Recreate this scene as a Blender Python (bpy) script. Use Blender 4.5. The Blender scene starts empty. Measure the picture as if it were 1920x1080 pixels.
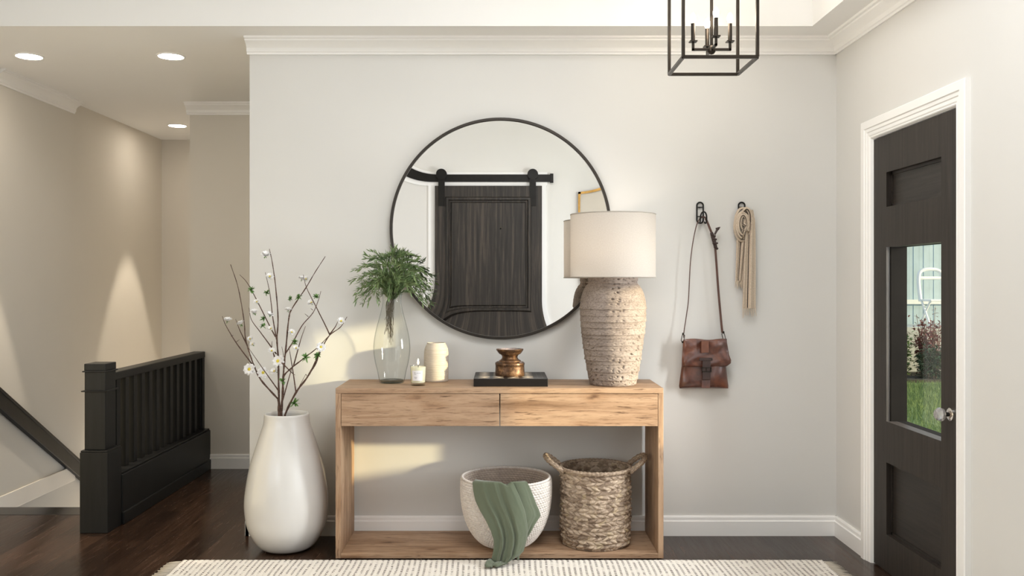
import bpy, math, random
import numpy as np
from mathutils import Vector

random.seed(7)
RNG = np.random.RandomState(7)
PI = math.pi
C = bpy.context.scene.collection
SC = bpy.context.scene

# ---------------------------------------------------------------- camera
CAM_Y, CAM_Z, F, VX, VY = -4.79, 1.36, 1667.0, 940.0, 530.0
cd = bpy.data.cameras.new('camera')
cam = bpy.data.objects.new('camera', cd)
C.objects.link(cam)
cam.location = (0, CAM_Y, CAM_Z)
cam.rotation_euler = (PI / 2, 0, 0)
cd.sensor_width = 36.0
cd.lens = F * 36.0 / 1920
cd.shift_x = (960 - VX) / 1920
cd.shift_y = -(540 - VY) / 1920
cd.clip_start = 0.02
SC.camera = cam

# ---------------------------------------------------------------- view, world, light
SC.view_settings.view_transform = 'Standard'
SC.view_settings.look = 'None'
SC.view_settings.gamma = 1.0
SC.view_settings.exposure = 0.02
SC.view_settings.use_curve_mapping = False
SC.cycles.max_bounces = 10
SC.cycles.diffuse_bounces = 6
SC.cycles.transparent_max_bounces = 16
SC.cycles.caustics_reflective = False
SC.cycles.caustics_refractive = False
SC.cycles.sample_clamp_indirect = 6.0
SC.cycles.blur_glossy = 0.5

w = bpy.data.worlds.new('sky')
SC.world = w
w.use_nodes = True
bg = w.node_tree.nodes['Background']
bg.inputs['Color'].default_value = (0.80, 0.90, 1.0, 1)
bg.inputs['Strength'].default_value = 1.0


def lamp(kind, name, loc, energy, color=(1, 1, 1), direction=None, **kw):
    d = bpy.data.lights.new(name, kind)
    d.energy = energy
    d.color = color
    for k, v in kw.items():
        setattr(d, k, v)
    o = bpy.data.objects.new(name, d)
    o.location = loc
    if direction is not None:
        o.rotation_euler = Vector(direction).to_track_quat('-Z', 'Y').to_euler()
    C.objects.link(o)
    return o


TRAY = 3.40           # height of the raised tray ceiling
# low warm sun that enters through the glass of the front door
lamp('SUN', 'sunlight', (6, -3, 3), 7.2, (1.0, 0.83, 0.48), (-2.6, 1.0, -0.40), angle=math.radians(1.6))
# fill lamps in added, unseen windows beside and behind the camera
lamp('AREA', 'fill_light_right', (2.02, -3.35, 1.70), 22, (0.97, 0.985, 1.0), (-1, 0.12, 0.12), shape='RECTANGLE', size=2.2, size_y=2.2)
lamp('AREA', 'fill_light_left', (-3.20, -3.50, 1.60), 20, (0.97, 0.985, 1.0), (1, 0.12, 0.15), shape='RECTANGLE', size=2.0, size_y=1.9)
lamp('AREA', 'fill_light_front', (-2.40, -5.02, 1.80), 20, (0.97, 0.985, 1.0), (0.10, 1, 0.5), shape='RECTANGLE', size=1.2, size_y=1.7)
# open sky in front of the door, coming in through its glass
lamp('AREA', 'daylight_door', (3.1, -1.25, 1.45), 190, (0.97, 0.985, 1.0), (-1, 0.28, -0.12), shape='RECTANGLE', size=1.0, size_y=1.3)
# unseen fill lamp added under the raised tray ceiling
lamp('AREA', 'tray_fill_light', (0.45, -2.3, TRAY - 0.03), 58, (0.985, 0.99, 1.0), (0, 0.05, -1), shape='RECTANGLE', size=1.1, size_y=1.4)
# unseen lamp added at the stair foot to lift the stairwell
lamp('POINT', 'stairwell_fill_light', (-2.70, 2.65, -1.15), 32, (1.0, 0.90, 0.76), shadow_soft_size=0.15)


# ---------------------------------------------------------------- helpers
def P(px, py, y):
    s = F / (y - CAM_Y)
    return Vector(((px - VX) / s, y, CAM_Z + (VY - py) / s))


class MB:
    def __init__(self):
        self.v, self.f, self.uv = [], [], {}

    def add(self, vs, fs, uvs=None):
        b = len(self.v)
        self.v.extend([tuple(p) for p in vs])
        for i, f in enumerate(fs):
            if uvs is not None:
                self.uv[len(self.f)] = uvs[i]
            self.f.append(tuple(b + k for k in f))
        return self

    def box(self, x0, y0, z0, x1, y1, z1):
        x0, x1 = min(x0, x1), max(x0, x1)
        y0, y1 = min(y0, y1), max(y0, y1)
        z0, z1 = min(z0, z1), max(z0, z1)
        vs = [(x0, y0, z0), (x1, y0, z0), (x1, y1, z0), (x0, y1, z0), (x0, y0, z1), (x1, y0, z1), (x1, y1, z1), (x0, y1, z1)]
        return self.add(vs, [(0, 3, 2, 1), (4, 5, 6, 7), (0, 1, 5, 4), (1, 2, 6, 5), (2, 3, 7, 6), (3, 0, 4, 7)])

    def grid(self, pts, wrap=False, uv=True, us=1.0, vs=1.0):
        """pts: array [nv][nu][3]"""
        pts = np.asarray(pts, float)
        nv, nu = pts.shape[:2]
        fs, uvs = [], []
        lim = nu if wrap else nu - 1
        den = nu if wrap else nu - 1
        for j in range(nv - 1):
            for i in range(lim):
                k = (i + 1) % nu
                fs.append((j * nu + i, j * nu + k, (j + 1) * nu + k, (j + 1) * nu + i))
                if uv:
                    a, b = i / den * us, (i + 1) / den * us
                    c, d = j / (nv - 1) * vs, (j + 1) / (nv - 1) * vs
                    uvs.append(((a, c), (b, c), (b, d), (a, d)))
        return self.add(pts.reshape(-1, 3), fs, uvs if uv else None)

    def lathe(self, prof, n=48, c=(0, 0, 0), disp=None, us=1.0, vs=1.0):
        prof = np.asarray(prof, float)
        th = np.linspace(0, 2 * PI, n, endpoint=False)
        R = np.repeat(prof[:, 0][:, None], n, 1)
        Z = np.repeat(prof[:, 1][:, None], n, 1)
        if disp is not None:
            R = R + disp
        pts = np.stack([c[0] + R * np.cos(th), c[1] + R * np.sin(th), c[2] + Z], -1)
        return self.grid(pts, True, True, us, vs)

    def tube(self, pts, rad, n=8, cap=True, flat=None):
        """round (or flattened: flat=(w, t)) sweep along pts"""
        pts = [Vector(p) for p in pts]
        m = len(pts)
        if not hasattr(rad, '__len__'):
            rad = [rad] * m
        rows, up = [], None
        for i in range(m):
            t = (pts[min(i + 1, m - 1)] - pts[max(i - 1, 0)])
            t = t.normalized() if t.length > 1e-9 else Vector((0, 0, 1))
            if up is None:
                a = Vector((0, 1, 0)) if abs(t.y) < 0.9 else Vector((1, 0, 0))
                up = a
            u = (up - t * up.dot(t))
            if u.length < 1e-6:
                u = t.orthogonal()
            u.normalize()
            up = u
            s = t.cross(u)
            fu, fs_ = (1, 1) if flat is None else (flat[1], flat[0])
            rows.append([pts[i] + u * (math.sin(2 * PI * k / n) * rad[i] * fu) + s * (math.cos(2 * PI * k / n) * rad[i] * fs_) for k in range(n)])
        b = len(self.v)
        self.grid(np.array([[tuple(p) for p in r] for r in rows]), True)
        if cap:
            self.f.append(tuple(b + k for k in reversed(range(n))))
            self.f.append(tuple(b + (m - 1) * n + k for k in range(n)))
        return self

    def prism(self, poly, a0, a1, axis='x'):
        """extrude 2-D poly along an axis: x -> poly=(y,z); y -> poly=(x,z); z -> poly=(x,y)"""
        def pt(p, a):
            return {'x': (a, p[0], p[1]), 'y': (p[0], a, p[1]), 'z': (p[0], p[1], a)}[axis]
        n = len(poly)
        vs = [pt(p, a0) for p in poly] + [pt(p, a1) for p in poly]
        fs = [(i, (i + 1) % n, n + (i + 1) % n, n + i) for i in range(n)]
        fs += [tuple(reversed(range(n))), tuple(range(n, 2 * n))]
        return self.add(vs, fs)

    def build(self, name, mat, parent=None, origin=None, smooth=None, bevel=0, fix=True):
        root = parent
        off = Vector((0, 0, 0))
        if parent is not None:
            while root.parent is not None:
                root = root.parent
            off = Vector(root['_base'])
        elif origin is not None:
            off = Vector(origin)
        me = bpy.data.meshes.new(name)
        v = np.array(self.v, float) - np.array(off)
        me.from_pydata(v.tolist(), [], self.f)
        if self.uv:
            ul = me.uv_layers.new(name='UVMap')
            for p in me.polygons:
                u = self.uv.get(p.index)
                if u:
                    for k, li in enumerate(p.loop_indices):
                        ul.data[li].uv = u[k]
        if fix:
            import bmesh
            bm = bmesh.new()
            bm.from_mesh(me)
            bmesh.ops.recalc_face_normals(bm, faces=bm.faces)
            bm.to_mesh(me)
            bm.free()
        me.validate()
        me.materials.append(mat)
        if smooth is not None:
            me.polygons.foreach_set('use_smooth', [True] * len(me.polygons))
            if smooth < 180:
                me.set_sharp_from_angle(angle=math.radians(smooth))
        o = bpy.data.objects.new(name, me)
        C.objects.link(o)
        if parent is not None:
            o.parent = parent
        elif origin is not None:
            o.location = origin
            o['_base'] = list(origin)
        else:
            o['_base'] = [0, 0, 0]
        if bevel:
            m = o.modifiers.new('bevel', 'BEVEL')
            m.width = bevel
            m.segments = 2
            m.limit_method = 'ANGLE'
            m.angle_limit = math.radians(40)
        return o


def thing(name, label, cat, loc, group=None):
    o = bpy.data.objects.new(name, None)
    o.empty_display_size = 0.05
    C.objects.link(o)
    o.location = loc
    o['_base'] = list(loc)
    return tag(o, label, cat, group)


def tag(o, label, cat, group=None):
    o['label'] = label
    o['category'] = cat
    if group:
        o['group'] = group
    return o


def struct(o):
    o['kind'] = 'structure'
    return o


def smoothcurve(pts, n=8):
    """Catmull-Rom through pts (any dimension)"""
    p = np.array([tuple(q) for q in pts], float)
    p = np.vstack([2 * p[0] - p[1], p, 2 * p[-1] - p[-2]])
    out = []
    for i in range(1, len(p) - 2):
        for t in np.linspace(0, 1, n, endpoint=False):
            a, b, c, d = p[i - 1], p[i], p[i + 1], p[i + 2]
            out.append(0.5 * (2 * b + (c - a) * t + (2 * a - 5 * b + 4 * c - d) * t * t + (3 * b - a - 3 * c + d) * t ** 3))
    out.append(p[-2])
    return np.array(out)


def noise2(U, V, seed=0, octs=4, f0=1.0):
    """cheap smooth noise from rotated sines, about -1..1"""
    r = np.random.RandomState(seed)
    s, a, tot = 0, 1.0, 0
    f = f0
    for k in range(octs):
        for m in range(3):
            th = r.rand() * 2 * PI
            s = s + a * np.sin(f * (U * math.cos(th) + V * math.sin(th)) * (0.8 + 0.4 * r.rand()) + r.rand() * 9)
        tot += a * 1.7
        a *= 0.55
        f *= 2.07
    return s / tot


# ---------------------------------------------------------------- materials
MATS = {}


def new_mat(name):
    m = bpy.data.materials.new(name)
    m.use_nodes = True
    nt = m.node_tree
    b = nt.nodes['Principled BSDF']
    return m, nt, b


def node(nt, t, **kw):
    n = nt.nodes.new(t)
    for k, v in kw.items():
        if k.startswith('i_'):
            n.inputs[k[2:].replace('_', ' ')].default_value = v
        else:
            setattr(n, k, v)
    return n


def ramp(nt, src, stops):
    r = nt.nodes.new('ShaderNodeValToRGB')
    e = r.color_ramp.elements
    while len(e) < len(stops):
        e.new(0.5)
    for el, (p, c) in zip(e, stops):
        el.position = p
        el.color = (*c, 1)
    nt.links.new(src, r.inputs[0])
    return r.outputs[0]


def mapping(nt, coord='Object', scale=(1, 1, 1), rot=(0, 0, 0)):
    tc = nt.nodes.new('ShaderNodeTexCoord')
    mp = nt.nodes.new('ShaderNodeMapping')
    mp.inputs['Scale'].default_value = scale
    mp.inputs['Rotation'].default_value = rot
    nt.links.new(tc.outputs[coord], mp.inputs['Vector'])
    return mp.outputs[0]


def noise(nt, vec, scale, detail=4, rough=0.55, dist=0.0):
    n = node(nt, 'ShaderNodeTexNoise', i_Scale=scale, i_Detail=detail, i_Roughness=rough, i_Distortion=dist)
    nt.links.new(vec, n.inputs['Vector'])
    return n.outputs['Fac']


def mix(nt, fac, a, b, mode='MIX'):
    m = nt.nodes.new('ShaderNodeMix')
    m.data_type = 'RGBA'
    m.blend_type = mode
    for sock, val in ((m.inputs[0], fac), (m.inputs[6], a), (m.inputs[7], b)):
        if isinstance(val, bpy.types.NodeSocket):
            nt.links.new(val, sock)
        elif isinstance(val, tuple):
            sock.default_value = (*val, 1)
        else:
            sock.default_value = val
    return m.outputs[2]


def math_(nt, op, a, b=None, c=None):
    m = nt.nodes.new('ShaderNodeMath')
    m.operation = op
    for s, v in zip(m.inputs, (a, b, c)):
        if v is None:
            continue
        if isinstance(v, bpy.types.NodeSocket):
            nt.links.new(v, s)
        else:
            s.default_value = v
    return m.outputs[0]


def bump(nt, b, h, strength=0.3, dist=0.01):
    n = node(nt, 'ShaderNodeBump', i_Strength=strength, i_Distance=dist)
    nt.links.new(h, n.inputs['Height'])
    nt.links.new(n.outputs[0], b.inputs['Normal'])


def simple(name, col, rough=0.5, metal=0.0, var=0.06, vscale=6.0, bmp=0.0, bscale=80.0, spec=0.5, coat=0.0):
    """plain colour with slight procedural mottling"""
    m, nt, b = new_mat(name)
    v = mapping(nt)
    n = noise(nt, v, vscale, 4)
    lo = tuple(c * (1 - var) for c in col)
    hi = tuple(min(1, c * (1 + var)) for c in col)
    nt.links.new(ramp(nt, n, [(0.3, lo), (0.7, hi)]), b.inputs['Base Color'])
    b.inputs['Roughness'].default_value = rough
    b.inputs['Metallic'].default_value = metal
    b.inputs['Specular IOR Level'].default_value = spec
    b.inputs['Coat Weight'].default_value = coat
    if bmp:
        bump(nt, b, noise(nt, v, bscale, 3), bmp, 0.002)
    return m


def emit(name, col, strength):
    m, nt, b = new_mat(name)
    b.inputs['Base Color'].default_value = (*col, 1)
    b.inputs['Emission Color'].default_value = (*col, 1)
    b.inputs['Emission Strength'].default_value = strength
    return m


def wood(name, axis, stops, rough=0.5, stretch=16, scale=1.6, knots=0.0, bmp=0.15, contrast=(0.32, 0.68), spec=0.4):
    m, nt, b = new_mat(name)
    sc = [stretch] * 3
    sc['xyz'.index(axis)] = 1.0
    v = mapping(nt, 'Object', tuple(sc))
    n1 = noise(nt, v, scale, 8, 0.62, 0.4)
    cols = [(contrast[0] + (contrast[1] - contrast[0]) * i / (len(stops) - 1), s) for i, s in enumerate(stops)]
    col = ramp(nt, n1, cols)
    n2 = noise(nt, v, scale * 7, 3, 0.7)
    fine = ramp(nt, n2, [(0.30, (0.62, 0.60, 0.58)), (0.47, (1, 1, 1))])
    col = mix(nt, 0.75, col, fine, 'MULTIPLY')
    if knots:
        # short dark fissures along the grain
        sd = [95.0] * 3
        sd['xyz'.index(axis)] = 9.0
        n3 = noise(nt, mapping(nt, 'Object', tuple(sd)), 1.0, 3, 0.65)
        n4 = noise(nt, mapping(nt, 'Object', (3.5, 3.5, 3.5)), 1.3, 3)
        fi = math_(nt, 'MULTIPLY', ramp(nt, n3, [(0.56, (0, 0, 0)), (0.66, (1, 1, 1))]), ramp(nt, n4, [(0.36, (0.2,) * 3), (0.60, (1, 1, 1))]))
        col = mix(nt, math_(nt, 'MULTIPLY', fi, 0.85), col, (0.10, 0.05, 0.025))
        sk = [7.0] * 3
        sk['xyz'.index(axis)] = 3.2
        kv = mapping(nt, 'Object', tuple(sk))
        vo = node(nt, 'ShaderNodeTexVoronoi', i_Scale=1.0)
        wv = node(nt, 'ShaderNodeTexNoise', i_Scale=3.0, i_Detail=4)
        nt.links.new(kv, wv.inputs['Vector'])
        add = nt.nodes.new('ShaderNodeVectorMath')
        add.operation = 'MULTIPLY_ADD'
        nt.links.new(wv.outputs['Color'], add.inputs[0])
        add.inputs[1].default_value = (0.35, 0.35, 0.35)
        nt.links.new(kv, add.inputs[2])
        nt.links.new(add.outputs[0], vo.inputs['Vector'])
        k = ramp(nt, vo.outputs['Distance'], [(0.03, (0.30, 0.22, 0.16)), (0.13, (0.86, 0.80, 0.74)), (0.30, (1, 1, 1))])
        col = mix(nt, knots, col, k, 'MULTIPLY')
    nt.links.new(col, b.inputs['Base Color'])
    b.inputs['Roughness'].default_value = rough
    b.inputs['Specular IOR Level'].default_value = spec
    bump(nt, b, n2, bmp, 0.002)
    return m


WALL = simple('wall_paint', (0.675, 0.665, 0.64), 0.75, var=0.015, vscale=1.5, bmp=0.05, bscale=260, spec=0.25)
HALLP = simple('hall_paint', (0.685, 0.65, 0.59), 0.75, var=0.015, vscale=1.5, bmp=0.05, bscale=260, spec=0.25)
CEIL = simple('ceiling_paint', (0.86, 0.85, 0.83), 0.85, var=0.01, vscale=1.5, spec=0.2)
WHITE = simple('trim_white', (0.89, 0.88, 0.86), 0.38, var=0.01, vscale=2)
OAK = [(0.215, 0.122, 0.066), (0.345, 0.215, 0.130), (0.43, 0.285, 0.180), (0.305, 0.182, 0.105)]
OAKX = wood('oak_along', 'x', OAK, 0.55, 14, 1.5, 0.9)
OAKZ = wood('oak_upright', 'z', OAK, 0.55, 14, 1.5, 0.9)
DARKD = [(0.015, 0.0115, 0.0092), (0.027, 0.0212, 0.0172), (0.037, 0.0295, 0.024)]
DOORW = wood('door_wood', 'z', DARKD, 0.5, 30, 2.0, 0, 0.25, spec=0.3)
DOORP = wood('door_panel_wood', 'y', [tuple(c * 0.8 for c in q) for q in DARKD], 0.45, 24, 3.0, 0, 0.25)
BARN = wood('barn_door_wood', 'z', [(0.014, 0.012, 0.0105), (0.029, 0.024, 0.020), (0.075, 0.058, 0.046)], 0.5, 26, 1.6, 0, 0.3)
BLACKW = wood('black_painted_wood', 'z', [(0.0075, 0.0078, 0.0080), (0.012, 0.0122, 0.0125)], 0.42, 20, 2, 0, 0.1, spec=0.28)
BLACKM = simple('black_metal', (0.014, 0.013, 0.012), 0.42, 0.6, 0.2, 20)
BRONZE = simple('dark_bronze_metal', (0.030, 0.023, 0.017), 0.34, 0.7, 0.3, 14)
GOLD = simple('gold_leaf', (0.55, 0.33, 0.10), 0.32, 0.9, 0.2, 30)

# floor of dark stained planks running towards the back wall
FLOOR, nt, b = new_mat('dark_floor_planks')
v = mapping(nt, 'Object', (1, 1, 1), (0, 0, PI / 2))
br = node(nt, 'ShaderNodeTexBrick', offset=0.37, i_Scale=1.0, i_Mortar_Size=0.0016, i_Brick_Width=1.35, i_Row_Height=0.125)
br.inputs['Color1'].default_value = (0.022, 0.0115, 0.0072, 1)
br.inputs['Color2'].default_value = (0.052, 0.0285, 0.018, 1)
br.inputs['Mortar'].default_value = (0.006, 0.004, 0.003, 1)
nt.links.new(v, br.inputs['Vector'])
gv = mapping(nt, 'Object', (26, 1.6, 26))
g = noise(nt, gv, 2.2, 8, 0.6, 0.6)
col = mix(nt, 0.8, br.outputs['Color'], ramp(nt, g, [(0.3, (0.42, 0.40, 0.38)), (0.7, (1.35, 1.30, 1.25))]), 'MULTIPLY')
nt.links.new(col, b.inputs['Base Color'])
nt.links.new(ramp(nt, g, [(0.3, (0.16,) * 3), (0.7, (0.30,) * 3)]), b.inputs['Roughness'])
b.inputs['Specular IOR Level'].default_value = 0.28
hh = math_(nt, 'MULTIPLY_ADD', br.outputs['Fac'], -1.0, math_(nt, 'MULTIPLY', g, 0.25))
bump(nt, b, hh, 0.12, 0.002)

NOSING = wood('stair_nosing_wood', 'x', [(0.006, 0.005, 0.005), (0.012, 0.010, 0.009), (0.06, 0.045, 0.035)], 0.2, 9, 3, 0, 0.1, (0.35, 0.72))

# mirror silver
MIRROR, nt, b = new_mat('mirror_silver')
b.inputs['Base Color'].default_value = (0.97, 0.97, 0.965, 1)
b.inputs['Metallic'].default_value = 1.0
b.inputs['Roughness'].default_value = 0.0


def thin_glass(name, tint=(0.97, 0.985, 0.975), edge=(0.42, 0.47, 0.44), blend=0.35, rough=0.0):
    m, nt, b = new_mat(name)
    out = nt.nodes['Material Output']
    tr = nt.nodes.new('ShaderNodeBsdfTransparent')
    gl = node(nt, 'ShaderNodeBsdfGlossy', i_Roughness=rough)
    lw = node(nt, 'ShaderNodeLayerWeight', i_Blend=blend)
    nt.links.new(ramp(nt, lw.outputs['Facing'], [(0.45, tint), (0.95, edge)]), tr.inputs['Color'])
    lw2 = node(nt, 'ShaderNodeLayerWeight', i_Blend=0.5)
    sch = math_(nt, 'MULTIPLY_ADD', math_(nt, 'POWER', lw2.outputs['Facing'], 5.0), 0.6, 0.035)
    ms = nt.nodes.new('ShaderNodeMixShader')
    nt.links.new(sch, ms.inputs[0])
    nt.links.new(tr.outputs[0], ms.inputs[1])
    nt.links.new(gl.outputs[0], ms.inputs[2])
    nt.links.new(ms.outputs[0], out.inputs['Surface'])
    return m


PANE = thin_glass('door_glass', (0.98, 0.99, 0.985), (0.85, 0.90, 0.87))
VGLASS = thin_glass('clear_vase_glass', (0.93, 0.94, 0.925), (0.22, 0.28, 0.25), 0.30)
JGLASS = thin_glass('candle_jar_glass', (0.98, 0.985, 0.97), (0.72, 0.74, 0.68), 0.3)


# ================================================================ THE ROOM
H = 2.671            # hall ceiling / soffit height
XR, XL, YF = 1.805, -3.107, -4.95
WX = -1.356          # free end of the back wall
YH, YE = 1.72, 3.365  # hall wall, far wall
XH = -2.281

m = MB()
m.box(-3.25, -5.1, -0.12, 1.98, 0.41, 0.0)
m.box(XH - 0.01, 0.41, -0.12, -1.2, YH + 0.02, 0.0)
struct(m.build('floor', FLOOR))
m = MB()
m.box(XL, 0.41, -0.06, XH - 0.01, 0.60, 0.001)
struct(m.build('trim_1', NOSING, bevel=0.008))
m = MB()
for k in range(7):
    m.box(XL, 0.60 + 0.26 * k, -0.12 - 0.19 * (k + 1) - 0.1, XH, 0.60 + 0.26 * (k + 1), -0.19 * (k + 1))
struct(m.build('staircase', FLOOR))

m = MB()
m.box(WX, 0, -0.1, 1.98, 0.15, H + 0.1)
m.box(WX, 0.15, -0.1, WX + 0.15, YH + 0.15, H + 0.1)
struct(m.build('wall_back', WALL))
m = MB()
m.box(XH, YH, -0.1, WX, YH + 0.15, H + 0.1)
m.box(XH, YH + 0.15, -2.6, XH + 0.15, YE + 0.15, H + 0.1)
struct(m.build('wall_hall', HALLP))
m = MB()
m.box(XL - 0.2, YE, -2.6, XH + 0.2, YE + 0.15, H + 0.1)
struct(m.build('wall_far', HALLP))
# left wall with an added window hole beside the camera, running down the stairwell
m = MB()
wy0, wy1, wz0, wz1 = -4.60, -2.40, 0.55, 2.55
m.box(XL - 0.15, YF - 0.15, -2.6, XL, wy0, TRAY)
m.box(XL - 0.15, wy0, -2.6, XL, wy1, wz0)
m.box(XL - 0.15, wy0, wz1, XL, wy1, TRAY)
m.box(XL - 0.15, wy1, -2.6, XL, 1.67, TRAY)
m.box(XL - 0.15, 1.67, -2.6, XL - 0.010, YE, H + 0.1)
struct(m.build('wall_left', HALLP))
# right wall: door opening and an added window hole beside the camera
DY0, DY1, DZ = -1.279, -0.479, 2.055
m = MB()
ry0, ry1, rz0, rz1 = -4.55, -2.15, 0.55, 2.60
T = 0.15
m.box(XR, YF - 0.15, -0.1, XR + T, ry0, TRAY)
m.box(XR, ry0, -0.1, XR + T, ry1, rz0)
m.box(XR, ry0, rz1, XR + T, ry1, TRAY)
m.box(XR, ry1, -0.1, XR + T, DY0 - 0.012, TRAY)
m.box(XR, DY0 - 0.012, DZ + 0.012, XR + T, DY1 + 0.012, TRAY)
m.box(XR, DY1 + 0.012, -0.1, XR + T, 0.0, TRAY)
struct(m.build('wall_right', WALL))
m = MB()
fx0_, fx1_, fz0_, fz1_ = -3.02, -1.78, 0.9, 2.65  # hole for an added window, out of view
m.box(XL - 0.15, YF - 0.15, -0.1, fx0_, YF, TRAY)
m.box(fx0_, YF - 0.15, -0.1, fx1_, YF, fz0_)
m.box(fx0_, YF - 0.15, fz1_, fx1_, YF, TRAY)
m.box(fx1_, YF - 0.15, -0.1, XR + 0.15, YF, TRAY)
struct(m.build('wall_front', simple('brightened_wall_paint', (0.76, 0.745, 0.715), 0.75, var=0.015, vscale=1.5, spec=0.25)))  # wall paint lightened to make up for weak light on this wall
# ceiling: flat soffit and hall, with a raised tray over the room
TX, TY = 1.589, -0.248
m = MB()
m.box(XL - 0.15, TY, H, XR + T, YE + 0.15, H + 0.1)
m.box(TX, YF, H, XR + T, TY, H + 0.1)
m.box(XL - 0.15, TY, H + 0.1, XR + T, TY + 0.08, TRAY)
m.box(TX, YF, H + 0.1, TX + 0.08, TY, TRAY)
m.box(XL - 0.15, YF - 0.15, TRAY, XR + T, TY + 0.08, TRAY + 0.1)
struct(m.build('ceiling', CEIL))


def added_window_frame(name, x0, x1, y0, y1, z0, z1):  # frame of an added side window, out of view
    m = MB()
    for a, b_ in ((y0, y0 + 0.05), (y1 - 0.05, y1), ((y0 + y1) / 2 - 0.025, (y0 + y1) / 2 + 0.025)):
        m.box(x0, a, z0, x1, b_, z1)
    for a, b_ in ((z0, z0 + 0.05), (z1 - 0.05, z1), ((z0 + z1) / 2 - 0.02, (z0 + z1) / 2 + 0.02)):
        m.box(x0, y0, a, x1, y1, b_)
    return struct(m.build(name, WHITE))


added_window_frame('added_window_1', XR + 0.06, XR + 0.10, ry0, ry1, rz0, rz1)
added_window_frame('added_window_2', XL - 0.06, XL - 0.02, wy0, wy1, wz0, wz1)

m = MB()
for a in ((fx0_, fz0_, fx0_ + 0.04, fz1_), (fx1_ - 0.04, fz0_, fx1_, fz1_), (fx0_, fz0_, fx1_, fz0_ + 0.04), (fx0_, fz1_ - 0.04, fx1_, fz1_), (fx0_, 1.76, fx1_, 1.79)):
    m.box(a[0], YF - 0.06, a[1], a[2], YF - 0.02, a[3])
struct(m.build('added_window_3', WHITE))  # frame of the added front window, unseen

# crown mouldings (profile: out from the wall, up)
CR = [(0.0, -0.084), (0.010, -0.084), (0.012, -0.074), (0.018, -0.070), (0.020, -0.050), (0.032, -0.034), (0.050, -0.024), (0.056, -0.020), (0.058, -0.012), (0.072, -0.010), (0.075, 0.0), (0.0, 0.0)]


def crown(name, axis, a0, a1, base, sign, z=H):
    m = MB()
    m.prism([(base + sign * d, z + h) for d, h in CR], a0, a1, axis)
    return struct(m.build(name, WHITE, smooth=25))


crown('trim_2', 'x', WX - 0.012, XR, 0.0, -1)
crown('trim_3', 'y', YF, 0.0, XR, -1)
crown('trim_4', 'y', 0.65, 1.67, XL, 1)
crown('trim_5', 'x', XH - 0.02, WX, YH, -1)

BB = [(0.0, 0.0), (0.018, 0.0), (0.018, 0.078), (0.012, 0.082), (0.012, 0.098), (0.008, 0.106), (0.0, 0.106)]


def base(name, axis, a0, a1, base_, sign, mat=WHITE, z=0.0):
    m = MB()
    m.prism([(base_ + sign * d, z + h) for d, h in BB], a0, a1, axis)
    return struct(m.build(name, mat))


base('baseboard_back', 'x', WX - 0.02, XR, 0.0, -1)
base('baseboard_end', 'y', -0.018, YH - 0.02, WX, -1)
base('baseboard_right', 'y', -0.386, 0.0, XR, -1)
base('baseboard_entry', 'y', YF, -1.374, XR, -1)
base('baseboard_hall', 'x', XH + 0.13, WX - 0.018, YH, -1)
m = MB()
m.box(XL, 0.62, -0.075, XL + 0.012, 1.67, 0.036)
struct(m.build('baseboard_stair', simple('stair_skirt_paint', (0.80, 0.75, 0.68), 0.5, var=0.01), bevel=0.003))

# door casing
CS = [(0.0, 0.0), (0.006, 0.012), (0.010, 0.014), (0.014, 0.012), (0.020, 0.016), (0.034, 0.016), (0.038, 0.020), (0.052, 0.021), (0.056, 0.026), (0.090, 0.026), (0.094, 0.022), (0.095, 0.0)]
m = MB()
n = len(CS)
path = [(DY1, 0.0, 1, 0), (DY1, DZ, 1, 1), (DY0, DZ, -1, 1), (DY0, 0.0, -1, 0)]
rows = [[(XR - h, y + sy * d, z + sz * d) for d, h in CS] for (y, z, sy, sz) in path]
m.grid(np.array(rows), False, False)
m.f.append(tuple(range(n)))
m.f.append(tuple(range(3 * n, 4 * n)))
struct(m.build('trim_6', WHITE, smooth=25))
m = MB()
m.box(XR, DY1, 0, XR + T, DY1 + 0.012, DZ)
m.box(XR, DY0 - 0.012, 0, XR + T, DY0, DZ)
m.box(XR, DY0 - 0.012, DZ, XR + T, DY1 + 0.012, DZ + 0.012)
struct(m.build('trim_7', WHITE))

# ---------------------------------------------------------------- front door with its glass
m = MB()
X0, X1 = XR, XR + 0.05
oy0, oy1 = -1.141, -0.622
z_lo = (0.18, 0.5175)
z_gl = (0.71, 1.527)
z_up = (1.715, 1.8775)
a0, a1 = DY0 + 0.003, DY1 - 0.003
m.box(X0, a0, 0.006, X1, oy0, DZ - 0.004)
m.box(X0, oy1, 0.006, X1, a1, DZ - 0.004)
for za, zb in ((0.006, z_lo[0]), (z_lo[1], z_gl[0]), (z_gl[1], z_up[0]), (z_up[1], DZ - 0.004)):
    m.box(X0, oy0, za, X1, oy1, zb)
door = struct(m.build('door_1', DOORW, origin=(XR, (DY0 + DY1) / 2, 0)))
for za, zb in (z_lo, z_up):
    q = MB()
    q.box(X0 + 0.028, oy0 - 0.005, za - 0.005, X0 + 0.045, oy1 + 0.005, zb + 0.005)
    q.box(X0 + 0.022, oy0, za, X0 + 0.03, oy0 + 0.012, zb)
    q.box(X0 + 0.022, oy1 - 0.012, za, X0 + 0.03, oy1, zb)
    q.box(X0 + 0.022, oy0, za, X0 + 0.03, oy1, za + 0.012)
    q.box(X0 + 0.022, oy0, zb - 0.012, X0 + 0.03, oy1, zb)
    q.build('door_panel', DOORP, door)
q = MB()
g0, g1 = z_gl
q.box(X1, oy0 - 0.04, g0 - 0.04, X1 + 0.047, oy0, g1 + 0.04)
q.box(X1, oy1, g0 - 0.04, X1 + 0.047, oy1 + 0.04, g1 + 0.04)
q.box(X1, oy0, g0 - 0.04, X1 + 0.047, oy1, g0)
q.box(X1, oy0, g1, X1 + 0.047, oy1, g1 + 0.04)
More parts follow.
